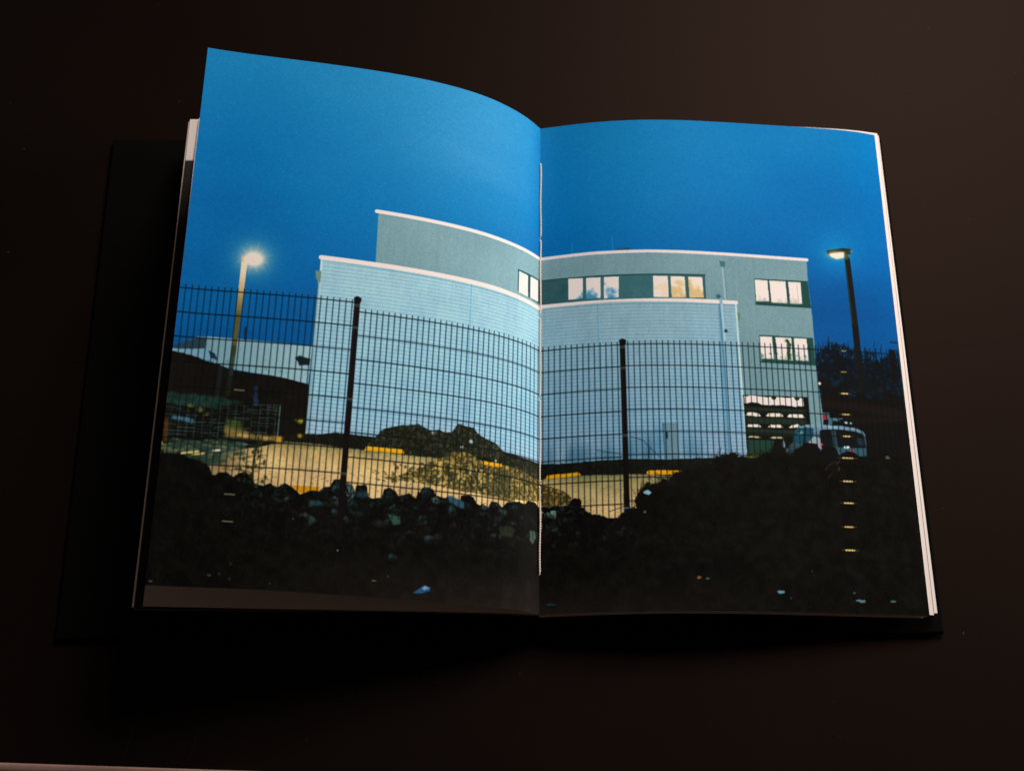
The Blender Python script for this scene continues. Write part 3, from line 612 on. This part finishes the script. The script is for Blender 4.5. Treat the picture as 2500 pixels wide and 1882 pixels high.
    def cells(x0, y0, x1, y1, cell, seed):
        # cellular rubble: per stone a tone, a facet direction and a dark joint
        r = np.random.default_rng(seed); h, w = y1-y0, x1-x0
        gy, gx = int(h/cell)+4, int(w/cell)+4
        jx = r.random((gy, gx)); jy = r.random((gy, gx)); tone = r.random((gy, gx)); fa = r.random((gy, gx))*6.28; sq = 0.75+0.6*r.random((gy, gx))
        Y, X = np.mgrid[0:h, 0:w].astype(np.float32)
        X = X+NX[y0:y1, x0:x1]*cell*0.9; Y = Y+NY[y0:y1, x0:x1]*cell*0.9
        ci = (X/cell).astype(int)+1; ri = (Y/cell).astype(int)+1
        F1 = np.full((h, w), 9e9, np.float32); F2 = F1.copy(); T = np.zeros((h, w), np.float32); S = T.copy()
        for dy in (-1, 0, 1):
            for dx in (-1, 0, 1):
                r_, c_ = np.clip(ri+dy, 0, gy-1), np.clip(ci+dx, 0, gx-1)
                ox = X-(c_-1+jx[r_, c_])*cell; oy = Y-(r_-1+jy[r_, c_])*cell
                d = np.hypot(ox, oy*1.15)*sq[r_, c_]
                near = d < F1
                F2 = np.where(near, F1, np.minimum(F2, d))
                T = np.where(near, tone[r_, c_], T)
                S = np.where(near, (-0.85*oy-0.25*ox)/cell+0.35*np.sign(ox*np.cos(fa[r_, c_])+oy*np.sin(fa[r_, c_])), S)
                F1 = np.where(near, d, F1)
        edge = np.clip((F2-F1)/cell*4.5, 0, 1)
        return T, S, edge
    def rubble(pts, cell_mm, seed, y_top, depth, gain):
        m = poly_mask(pts, 0.2, 0.1)
        x0, y0, x1, y1, am = m
        T, S, e = cells(x0, y0, x1, y1, cell_mm*RES, seed)
        yv = yy[y0:y1, x0:x1]; xv = xx[y0:y1, x0:x1]
        fade = np.clip(1-(yv-y_top)/depth, 0, 1)**1.3*np.clip((xv+178)/40, 0.12, 1)
        patch = np.clip(vnoise(y1-y0, x1-x0, 60, seed+3, 3)*2.4-0.75, 0, 1)
        v = (0.12+0.95*T**3)*np.clip(0.5+1.1*S, 0.08, 1.6)*e*fade*(0.25+patch)*gain
        tint = lerp3(np.clip(T*1.0+0.25*S, 0, 1), [(0, (30, 34, 26)), (0.5, (42, 54, 48)), (0.85, (52, 76, 78)), (1, (64, 84, 78))])
        seg = IMG[y0:y1, x0:x1]; add = tint*v[..., None]*1.5
        seg[:] = seg*(1-(am*e*0.5*fade)[..., None])+add*am[..., None]
    rubble(LL+[(0.8, 276), (-196, 276)], 4.6, 71, 236, 34, 0.78)
    rubble(LL+[(0.8, 270), (-150, 270)], 2.6, 73, 240, 30, 0.35)
    for k, p in enumerate(P['rock_list'][::2]):
        v = rr.random(); boulder(p, 1.8+v*1.4, 3000+k*5, (26+int(10*v), 42+int(14*v), 42+int(16*v)))
    poly([(-53.9, 235.9), (-52.5, 235), (-45.2, 237.8), (-44.8, 241), (-46.5, 241.2), (-53.2, 238.4)], (44, 80, 98), 0.85, 0.4, 0.3)
    poly([(-100.8, 238), (-95.4, 238), (-95.5, 240.4), (-100.6, 240.6)], (28, 56, 66), 0.8, 0.4, 0.4)
    poly([(-84.5, 247.8), (-78, 248.5), (-77.5, 252), (-81, 253.2), (-83, 250)], (44, 74, 66), 0.9, 0.4, 0.3)
    poly([(-124.5, 244.5), (-119, 244), (-116.8, 246.4), (-123.6, 247.4)], (32, 66, 70), 0.8, 0.5, 0.3)
    poly([(-6.5, 247), (-3.4, 245.8), (-2.4, 250), (-4.6, 254), (-6.6, 252)], (66, 84, 74), 0.9, 0.4, 0.2)
    poly([(-25, 248), (-19, 246.6), (-15.5, 248.6), (-18.5, 252.6), (-24.6, 253)], (34, 36, 22), 0.9, 0.4, 0.3)
    fence()
    tex_poly(RL+[(137, 206), (170, 205), (200, 203), (200, 292), (0.2, 292)], fore, rough=0.9)
    rubble([(0.4, 233), (15, 232.6), (22, 234), (28, 239), (38, 241), (46, 240), (52, 246), (48, 272), (0.4, 276)], 4.2, 81, 233, 34, 0.8)
    for k, p in enumerate(P['rock_listR'][1::2]): boulder(p, 1.7, 3900+k*5, (26, 34, 29))
    # scrub on the right bank: overlapping dark tufts with ragged outlines
    for k in range(420):
        x = 50+rr.random()*148; ytop = np.interp(x, [p[0] for p in RL[16:]]+[170, 200], [p[1] for p in RL[16:]]+[206, 205])
        y = ytop+rr.random()**1.5*46; a = rr.normal()*0.9; h = 1.2+rr.random()*3.2; v = rr.random()**2*max(0.25, 1-(y-ytop)/40)
        line([(x, y+1), (x+math.sin(a)*h*0.6, y+1-math.cos(a)*h*0.7), (x+math.sin(a*1.5)*h, y+1-math.cos(a)*h*1.1)], 0.3, (8+int(24*v), 8+int(20*v), 6+int(12*v)), 0.8, 0.15, w2=0.12)
    line([(44.9, 228), (45.3, 262)], 2.9, (9, 7, 7), 0.9, 0.3); line([(43.6, 235.4), (46.6, 235.4)], 0.6, (110, 140, 160), 0.7)
    for nm in ('rock_r1', 'rock_r2', 'rock_r3'): poly(nm, (9, 8, 7), 1, 0.3)
    for (x, y) in RL[19:]:
        for k in range(9):
            a = rr.normal()*0.7; h = 1+rr.random()*3
            xx0 = x+rr.normal()*3; h *= 1.2; line([(xx0, y+1.5), (xx0+math.sin(a)*h, y+1-math.cos(a)*h)], 0.3, (14, 12, 8), 0.85, 0.12, w2=0.1)
    ex = [p[0] for p in RL[16:]]+[150, 175, 198]; ey = [p[1] for p in RL[16:]]+[206, 206, 205]
    for k in range(620):
        x = 47+rr.random()*150; y = np.interp(x, ex, ey)+rr.random()*1.6; a = rr.normal()*0.65; h = (0.8+rr.random()**2*3.8)*(1.0 if x < 135 else 0.6)
        line([(x, y+1), (x+math.sin(a)*h*0.5, y+0.6-math.cos(a)*h*0.6), (x+math.sin(a*1.7)*h, y+0.6-math.cos(a)*h)], 0.34, (10, 9, 6), 0.85, 0.14, w2=0.12)
    for k in range(46):
        x = 54+rr.random()*84; y = np.interp(x, ex, ey); blob((x, y+0.6), 0.8+rr.random()*1.8, 0.7+rr.random()*1.3, (9, 8, 6), 5200+k, 0.95, 0.9, 0.15)
    # dry grass all over the foreground
    for k in range(1500):
        x = -197+rr.random()*394; y = 246+rr.random()*43
        if x > 60: y = 214+rr.random()*75
        a = rr.normal()*0.8; h = 1.5+rr.random()*4; v = rr.random()**2
        line([(x, y), (x+math.sin(a)*h*0.5, y-math.cos(a)*h*0.6), (x+math.sin(a*1.6)*h, y-math.cos(a)*h)], 0.22, (14+int(26*v), 15+int(24*v), 11+int(14*v)), 0.45, 0.15)
    for k in range(40):
        x = 60+rr.random()*130; y = 212+rr.random()*60; blob((x, y), 1+rr.random()*3, 0.6+rr.random()*1.6, (12, 26, 26), 4200+k, 0.35, 0.8, 0.6)
    dgr = P['dead_grass']
    for a, b in ((0, 1), (1, 2), (5, 6)): line([dgr[a], dgr[b]], 0.3, (120, 104, 58), 0.6, 0.15, w2=0.15)
    line([(157.6, 211), (157.3, 212.8)], 0.35, (130, 110, 40), 0.7); line([(156, 209.5), (158.3, 207.4)], 0.3, (130, 118, 80), 0.6)
    # tall weed left, twigs right
    wd = P['weed']; line(wd, 0.9, (20, 24, 12), 0.95, 0.15, w2=0.5)
    for k in range(26):
        t = rr.random(); y = 216+t*21; x = -152.3+rr.normal()*(1.2+5*t); blob((x, y), 0.5+0.4*rr.random(), 0.8+0.6*rr.random(), (30, 36, 18), 4400+k, 0.85, 0.4)
        line([(-152.4, y+2), (x, y)], 0.25, (26, 30, 14), 0.7)
    for a, b in (((48, 196), (54, 198)), ((54, 198), (63, 208)), ((57.5, 203), (57, 209)), ((30, 203), (44, 206)), ((36, 237), (46, 233.5)), ((40, 240), (47, 235)), ((95, 202), (94, 208)), ((56, 218), (72, 222)), ((60, 216), (70, 224))): line([a, b], 0.35, (12, 22, 26), 0.85, 0.12, wob=0.6)
    # litter
    poly('bag', (126, 170, 184), 0.95, 0.2); blob(P['bag2'][0], 0.8, 0.7, (60, 92, 100), 4500)
    poly('litter1', (34, 84, 124), 0.9, 0.5); poly([(-64.5, 283.6), (-62.8, 282.4), (-60.6, 283.2), (-63, 284.8)], (104, 142, 170), 0.9, 0.4); line([(-67, 285.5), (-61, 284.2)], 0.3, (16, 50, 90), 0.8)
    for k, p in enumerate(P['specks']): blob(p, 0.5+0.8*(k % 3 == 1), 0.4, [(150, 170, 160), (120, 106, 60), (70, 70, 60), (60, 90, 90), (60, 92, 84), (70, 100, 90), (50, 80, 74), (90, 90, 86), (60, 70, 60), (46, 60, 50)][k], 4600+k, 0.85, 0.3)
    sc_ = [(150, 84, 40), (74, 96, 110), (96, 140, 160), (84, 124, 124), (60, 100, 96), (50, 86, 84), (50, 70, 64), (70, 84, 50), (120, 120, 116), (22, 60, 66)]
    for k, p in enumerate(P['specksR']): blob(p, [1.2, 1.3, 2.2, 2.6, 1.9, 0.6, 0.5, 1.2, 0.25, 3.0][k], [0.8, 0.6, 0.9, 0.8, 0.6, 0.6, 0.5, 0.9, 0.3, 0.4][k], sc_[k], 4700+k, 0.9, 0.4)
    # lamp glints on the fence wires
    for k, p in enumerate(P['glints']):
        y = p[1]; w = [2.0, 2.4, 3.2, 3.4, 3.2, 5.2, 4.4, 4.4, 4.0, 4.4][k]; al = [0.5, 0.5, 0.95, 0.8, 0.9, 0.8, 0.95, 0.95, 0.9, 1.0][k]
        line([(p[0]-w, y), (p[0]+w, y)], 0.5, (150, 116, 50), al*0.45, 0.3); line([(p[0]-w*0.5, y), (p[0]+w*0.5, y)], 0.85, (232, 200, 120), al, 0.15)
        for dx in (-1.3, 0.4, 1.9): line([(p[0]+dx+0.2, y-0.8), (p[0]+dx-0.2, y+0.8)], 0.25, (30, 22, 12), 0.8, 0.1)
    for p in P['glintsL']: line([(p[0]-2.4, p[1]), (p[0]+2.4, p[1]+0.1)], 0.42, (190, 178, 130), 0.8, 0.25)
    # scan softness and film grain
    IMG = blur(IMG, 0.16*RES)
    lum = IMG.mean(2, keepdims=True)
    g = rng.normal(size=(TH//2+1, TW//2+1)).astype(np.float32); g = np.repeat(np.repeat(g, 2, 0), 2, 1)[:TH, :TW]
    g = blur(g, 0.8)[..., None]
    mott = (vnoise(TH, TW, 10, 70, 2)-0.5)[..., None]
    IMG = IMG*(1+g*0.03+mott*0.04)+g*0.003
    # tiny ink flecks in the sky
    for k in range(120):
        x = rng.random()*396-198; y = rng.random()*120; disc((x, y), 0.22, (90, 170, 205), 0.5, 3)
    IMG = np.clip(IMG, 0, 1)
draw_print()
def to_reflectance(a):
    lin = np.where(a <= 0.04045, a/12.92, ((a+0.055)/1.055)**2.4)
    out = lin/(np.array(LIGHT, np.float32)*0.75)
    return np.clip(out*0.985+0.0012, 0, 0.88)
REF = to_reflectance(IMG)
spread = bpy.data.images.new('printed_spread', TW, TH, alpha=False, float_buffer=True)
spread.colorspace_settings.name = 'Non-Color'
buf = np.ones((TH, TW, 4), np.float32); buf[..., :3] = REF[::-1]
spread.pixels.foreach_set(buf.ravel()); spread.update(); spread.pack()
def mat_print():
    m, t, b = nt('printed_photo_paper')
    im = t.nodes.new('ShaderNodeTexImage'); im.image = spread; im.interpolation = 'Linear'; im.extension = 'EXTEND'
    uv = t.nodes.new('ShaderNodeUVMap'); uv.uv_map = 'UVMap'
    t.links.new(uv.outputs[0], im.inputs[0]); t.links.new(im.outputs[0], b.inputs['Base Color'])
    b.inputs['Roughness'].default_value = 0.5; b.inputs['Specular IOR Level'].default_value = 0.02
    bump(t, b, noise(t, coords(t, (420,)*3), 1.0, 3), 0.05, 0.0003)
    return m
M_PRINT = mat_print()
def mat_leaf3():
    # page whose own picture starts below a white top margin (v = 1 at the top)
    m, t, b = nt('leaf_with_dark_picture')
    uv = t.nodes.new('ShaderNodeUVMap'); uv.uv_map = 'UVMap'
    s = t.nodes.new('ShaderNodeSeparateXYZ'); t.links.new(uv.outputs[0], s.inputs[0])
    r = ramp(t, s.outputs[1], [(0.0, (0.012, 0.011, 0.009)), (0.9045, (0.010, 0.010, 0.010)), (0.9050, (0.80, 0.79, 0.77)), (1.0, (0.80, 0.79, 0.77))])
    t.links.new(r.outputs[0], b.inputs['Base Color']); b.inputs['Roughness'].default_value = 0.5; b.inputs['Specular IOR Level'].default_value = 0.3
    return m
M_LEAF3 = mat_leaf3()

# ------------------------------------------------------------------ table
ang = math.atan2(-0.2162+0.2118, 0.109)
def table_pt(s, d, z): # s along the front edge, d back from it
    ox, oy = -0.247, -0.2118
    return (ox+s*math.cos(ang)-d*math.sin(ang), oy+s*math.sin(ang)+d*math.cos(ang), z)
v = [table_pt(s, d, z) for z in (0.0, -0.03) for (s, d) in ((-0.6, 0.0), (1.2, 0.0), (1.2, 1.5), (-0.6, 1.5))]
table = mesh_obj('table', v, [(0, 1, 2, 3), (7, 6, 5, 4), (0, 4, 5, 1), (1, 5, 6, 2), (2, 6, 7, 3), (3, 7, 4, 0)], [M_TABLE])
table['kind'] = 'structure'
# rounded trim along the front edge
vs, fs = [], []
prof = [(0.0004, -0.028)]+[(0.0004-0.0046*math.sin(a)+0.0, 0.0028*math.cos(a)-0.0016) for a in np.linspace(0, math.pi/2, 8)]+[(-0.0042, -0.028)]
for i, s in enumerate(np.linspace(-0.6, 1.2, 40)):
    for d, z in prof: vs.append(table_pt(s, d, z))
n = len(prof)
for i in range(39):
    for j in range(n-1): fs.append((i*n+j, i*n+j+1, (i+1)*n+j+1, (i+1)*n+j))
mesh_obj('edge_trim', vs, fs, [M_BEAD], table, smooth=True)
# a few hairline scratches in the lacquer
def scratch(pts, w):
    vs, fs = [], []
    for i, (x, y) in enumerate(pts):
        a, b = pts[max(0, i-1)], pts[min(len(pts)-1, i+1)]
        L = math.hypot(b[0]-a[0], b[1]-a[1]); nx, ny = -(b[1]-a[1])/L, (b[0]-a[0])/L
        k = w*math.sin(math.pi*(i+0.3)/(len(pts)-0.4))
        vs += [(x+nx*k, y+ny*k, 0.00012), (x-nx*k, y-ny*k, 0.00012)]
        if i: fs.append((2*i-2, 2*i-1, 2*i+1, 2*i))
    mesh_obj('scratch', vs, fs, [M_SCRATCH], table)
for s0, d0, s1, d1, w in ((0.027, 0.004, 0.030, 0.016, 0.0001), (0.060, 0.003, 0.064, 0.024, 0.00018), (0.092, 0.003, 0.096, 0.022, 0.00014), (0.066, 0.003, 0.069, 0.009, 0.0001)):
    scratch([table_pt(s0+(s1-s0)*t, d0+(d1-d0)*t, 0)[:2] for t in np.linspace(0, 1, 6)], w)
scratch([(0.262+0.075*math.cos(a), 0.105+0.09*math.sin(a)) for a in np.linspace(-1.9, -0.7, 14)], 0.00009)
scratch([(0.262+0.085*math.cos(a), 0.122+0.09*math.sin(a)) for a in np.linspace(-1.5, -0.8, 10)], 0.00005)

# dust on the lacquer
r_ = random.Random(5); vs, fs = [], []
for k in range(170):
    x, y, a, w = r_.uniform(-0.3, 0.34), r_.uniform(-0.215, 0.29), r_.random()*6.28, r_.uniform(0.00005, 0.00016)
    l = w*r_.choice((1, 1, 1.4, 3.5))
    c, s_ = math.cos(a), math.sin(a); q = len(vs)
    for i, j in ((-1, -1), (1, -1), (1, 1), (-1, 1)): vs.append((x+c*l*i-s_*w*j, y+s_*l*i+c*w*j, 0.0002))
    fs.append((q, q+1, q+2, q+3))
dust = mesh_obj('dust', vs, fs, [M_DUST], table); dust['kind'] = 'stuff'

# ------------------------------------------------------------------ the book
book = link(bpy.data.objects.new('open_book', None))
book['label'] = 'open black hardcover photo book with a blue dusk building picture across both pages'
book['category'] = 'book'
# cover boards
bevel_box('back_board', 0.0185, 0.226, -0.150, 0.150, 0.0008, 0.0040, M_CLOTH, book, 0.0011)
bevel_box('front_board', -0.226, -0.0215, -0.150, 0.150, 0.0008, 0.0040, M_CLOTH, book, 0.0011)
bevel_box('spine_board', -0.0170, 0.0142, -0.1495, 0.1495, 0.0008, 0.0038, M_CLOTH, book, 0.0011)
bevel_box('cover_cloth', -0.224, 0.224, -0.1485, 0.1485, 0.0001, 0.0011, M_CLOTH, book, 0.0003)

YT, YB = 0.147, -0.143
mm = 0.001
LT = [(24.4, 18.0), (18.7, 26.3), (12.2, 33.9), (4.9, 40.8), (-2.9, 47.1), (-11.3, 52.6), (-20.1, 57.4), (-29.2, 61.6), (-38.5, 65.4), (-48.0, 68.7), (-57.6, 71.6), (-67.2, 74.3), (-76.9, 76.8), (-86.7, 79.1), (-96.5, 81.4), (-106.2, 83.5), (-116.0, 85.6), (-125.8, 87.7), (-135.6, 89.9), (-145.4, 92.3), (-155.0, 95.0)]
LB = [(18.9, 17.2), (11.0, 23.1), (2.4, 27.7), (-6.7, 31.5), (-16.0, 34.7), (-25.3, 37.5), (-34.8, 40.2), (-44.2, 42.9), (-53.6, 45.5), (-63.0, 48.2), (-72.3, 50.8), (-81.7, 53.4), (-91.2, 55.9), (-100.6, 58.3), (-110.1, 60.4), (-119.7, 62.2), (-129.3, 63.8), (-138.9, 65.3), (-148.6, 66.6), (-158.2, 68.0), (-167.8, 69.8)]
RT = [(24.4, 18.0), (34.1, 20.2), (43.8, 22.3), (53.5, 24.1), (63.3, 25.4), (73.2, 26.3), (83.0, 26.8), (92.9, 26.8), (102.8, 26.5), (112.7, 25.8), (122.5, 24.9), (132.4, 23.9), (142.2, 22.8), (152.0, 21.7), (161.8, 20.6), (171.6, 19.5), (181.5, 18.4), (191.3, 17.2), (201.0, 15.7), (210.7, 13.6), (220.2, 10.8)]
RB = [(18.9, 17.2), (28.9, 18.7), (38.8, 19.9), (48.8, 21.0), (58.8, 21.8), (68.7, 22.4), (78.7, 22.7), (88.7, 22.8), (98.6, 22.6), (108.6, 22.2), (118.5, 21.6), (128.4, 20.8), (138.3, 19.9), (148.2, 18.9), (158.0, 17.8), (167.9, 16.7), (177.7, 15.5), (187.6, 14.4), (197.5, 13.4), (207.3, 12.4), (217.2, 11.5)]
def resample(P, n):
    P = np.array(P, float)
    # Catmull-Rom through the measured points, then even spacing
    Q = np.vstack([2*P[0]-P[1], P, 2*P[-1]-P[-2]]); out = []
    for i in range(1, len(Q)-2):
        for t in np.linspace(0, 1, 12, endpoint=False):
            a, b, c, d = Q[i-1], Q[i], Q[i+1], Q[i+2]
            out.append(0.5*(2*b+(c-a)*t+(2*a-5*b+4*c-d)*t*t+(3*b-a-3*c+d)*t**3))
    out.append(P[-1]); out = np.array(out)
    s = np.r_[0, np.cumsum(np.hypot(*np.diff(out, axis=0).T))]; tt = np.linspace(0, s[-1], n)
    return np.stack([np.interp(tt, s, out[:, 0]), np.interp(tt, s, out[:, 1])], 1)
def sheet(name, top, bot, yt, yb, mats, side, thick=0.16, nu=64, nv=24, ytip=0.0, wave=0.0, seed=0):
    """A leaf of paper: profiles from the gutter outwards at the head and at the foot, ruled between, with real thickness."""
    T = resample(top, nu)*mm; B = resample(bot, nu)*mm
    verts, uvs = [], []
    g = np.zeros((nv, nu, 3))
    for j in range(nv):
        f = j/(nv-1)
        p = T*(1-f)+B*f
        g[j, :, 0] = p[:, 0]; g[j, :, 2] = p[:, 1]
        u = np.linspace(0, 1, nu)
        g[j, :, 1] = yt*(1-f)+yb*f+ytip*(1-f)*u**6
        if wave: g[j, :, 2] += wave*np.sin(f*7+seed)*u**3
    du = np.gradient(g, axis=1); dv = np.gradient(g, axis=0)
    nrm = np.cross(du, dv); nrm /= np.linalg.norm(nrm, axis=2, keepdims=True)
    nrm *= np.where(nrm[..., 2:3] < 0, -1, 1)
    for lay in (0, 1):
        q = g-nrm*(thick*mm*lay)
        for j in range(nv):
            for i in range(nu):
                verts.append(q[j, i]); uu = i/(nu-1)
                uvs.append((0.5+side*0.5*uu, 1-j/(nv-1)))
    faces, mi = [], []
    N = nu*nv
    for j in range(nv-1):
        for i in range(nu-1):
            a = j*nu+i; f = (a, a+nu, a+nu+1, a+1)
            faces.append(f if side > 0 else f[::-1]); mi.append(0)
            f = (a+N+1, a+N+nu+1, a+N+nu, a+N); faces.append(f if side > 0 else f[::-1]); mi.append(len(mats)-1)
    ring = [i for i in range(nu)]+[j*nu+nu-1 for j in range(1, nv)]+[(nv-1)*nu+i for i in range(nu-2, -1, -1)]+[j*nu for j in range(nv-2, 0, -1)]
    for k in range(len(ring)):
        a, b = ring[k], ring[(k+1) % len(ring)]
        q0 = len(verts)
        for w in (a, b, b+N, a+N): verts.append(verts[w]); uvs.append(uvs[w])
        f = (q0, q0+1, q0+2, q0+3); faces.append(f if side > 0 else f[::-1]); mi.append(len(mats)-1)
    return mesh_obj(name, verts, faces, mats, book, True, mi, uvs)
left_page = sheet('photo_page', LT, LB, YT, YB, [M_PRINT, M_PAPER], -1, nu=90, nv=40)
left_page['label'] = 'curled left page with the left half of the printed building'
right_page = sheet('photo_page', RT, RB, YT, YB, [M_PRINT, M_PAPER], 1, nu=90, nv=40)
right_page['label'] = 'right page with the lamp post half of the printed building'
# leaves under the lifted left page
sheet('leaf', [(23.8, 17.2), (0, 24.5), (-60, 30), (-120, 30.5), (-170.9, 29.6)], [(18.6, 16.6), (4.9, 19.6), (-25.4, 23.0), (-76, 27.4), (-126, 31.2), (-175.8, 35.6)], YT, YB, [M_PAPER], -1, wave=0.0006)
sheet('leaf', [(23.4, 16.4), (0, 22), (-60, 26.5), (-120, 28), (-176.3, 28.4)], [(18.3, 15.8), (4.9, 17.6), (-66, 24.8), (-153.7, 28.8), (-181.2, 31.5)], YT, YB, [M_LEAF3, M_PAPER], -1, thick=0.3)
sheet('leaf', [(23.2, 16.0), (0, 21.3), (-60, 25.8), (-120, 27.2), (-177.2, 27.5)], [(18.1, 15.4), (4.9, 17.0), (-66, 24.2), (-153.7, 28.0), (-182.4, 30.4)], YT-0.0012, YB+0.0012, [M_PAPER], -1, thick=0.3)
for k in range(6):
    z = 1.3*(k+1)
    sheet('leaf', [(23-0.4*k, 15.6-1.4*k), (0, 20-z), (-60, 25-z*1.2), (-120, 26.5-z*1.5), (-174.6+0.8*k, 26.6-z*1.8)], [(18-0.4*k, 15-1.3*k), (4.9, 16.8-z), (-66, 23.6-z*1.1), (-140, 27-z*1.4), (-179.0+0.8*k, 29.6-z*1.8)], YT-0.0004*(k % 3), YB+0.004+0.0003*(k % 2), [M_PAPER], -1, thick=0.3, nu=40, nv=10)
# leaves under the right page: two stick out past it, the rest sit back
def under(P, dz, grow, drop=0.0):
    P = [list(p) for p in P]; Q = [[p[0], p[1]-dz] for p in P]
    e = Q[-1]; d = Q[-2]; L = math.hypot(e[0]-d[0], e[1]-d[1])
    if grow > 0: Q.append([e[0]+grow*(e[0]-d[0])/L, e[1]+grow*(e[1]-d[1])/L])
    elif grow < 0: Q[-1] = [e[0]+grow, e[1]+0.3]
    return Q
sheet('leaf', under(RT, 0.35, 2.0), under(RB, 0.35, 2.3), YT, YB+0.0004, [M_PAPER], 1, thick=0.3, ytip=0.0016)
sheet('leaf', under(RT, 0.72, 2.25), under(RB, 0.72, 2.75), YT-0.0003, YB+0.0008, [M_GAPSHADE], 1, thick=0.12, ytip=0.0012)  # added dark sheet, its colour stands for the shaded gap between leaves
sheet('leaf', under(RT, 1.0, 3.0), under(RB, 1.05, 4.5), YT-0.0004, YB+0.0016, [M_PAPER], 1, thick=0.3, ytip=0.0012)
for k in range(5):
    sheet('leaf', under(RT, 1.7+0.7*k, -0.6-0.5*k), under(RB, 1.7+0.7*k, -0.6-0.5*k), YT-0.0006*(k % 2+1), YB+0.0005*(k % 2), [M_PAPER], 1, thick=0.4, nu=48, nv=10)
# block painted black for the dark hollow under the right leaves, also carries them
vs, fs = [], []
for y, P in ((YT-0.004, RT), (YB+0.004, RB)):
    Q = resample(under(P, 5.4, 0), 30)
    Q = [q for q in Q if q[0] < P[-1][0]-4]
    Q = (Q+[Q[-1]]*30)[:30]
    for x, z in Q: vs.append((x*mm, y, max(z, 4.6)*mm))
    for x, z in Q: vs.append((x*mm, y, 4.05*mm))
for i in range(29):
    fs += [(i, i+1, 60+i+1, 60+i), (i, 30+i, 31+i, i+1), (60+i, 61+i, 91+i, 90+i)]
fs += [(0, 60, 90, 30), (29, 59, 119, 89)]
mesh_obj('hollow_shade_block', vs, fs, [M_BLACK], book)
# sewing in the fold: five stitches of two-ply thread
def gutter(Y):
    f = Y/290.0
    return np.array([LT[0][0]*(1-f)+LB[0][0]*f, 0, LT[0][1]*(1-f)+LB[0][1]*f])*mm+np.array([0.0003, YT*(1-f)+YB*f, 0.0009])
ST = [23.2, 73.4, 122.6, 171.4, 220.5, 269.9]
for k in range(5):
    a, b = gutter(ST[k]+0.3), gutter(ST[k+1]-0.3)
    vs, fs = [], []
    nseg, nr = 150, 6
    for ply in (0, 1):
        base = len(vs)
        for i in range(nseg+1):
            t = i/nseg; c = a*(1-t)+b*t
            edge = min(t, 1-t)*np.linalg.norm(b-a)
            dip = max(0, 1-edge/0.0018)
            c = c+np.array([-0.0004*dip+0.00012*math.sin(t*9+k), 0, -0.0011*dip**2])
            ph = t*np.linalg.norm(b-a)/0.0030*2*math.pi+ply*math.pi
            c = c+np.array([math.cos(ph)*0.00021, 0, math.sin(ph)*0.00021])
            for j in range(nr):
                w = 2*math.pi*j/nr
                vs.append((c[0]+math.cos(w)*0.00027, c[1], c[2]+math.sin(w)*0.00027))
        for i in range(nseg):
            for j in range(nr):
                q = base+i*nr; fs.append((q+j, q+(j+1) % nr, q+nr+(j+1) % nr, q+nr+j))
    mesh_obj('stitch', vs, fs, [M_THREAD], book, smooth=True)
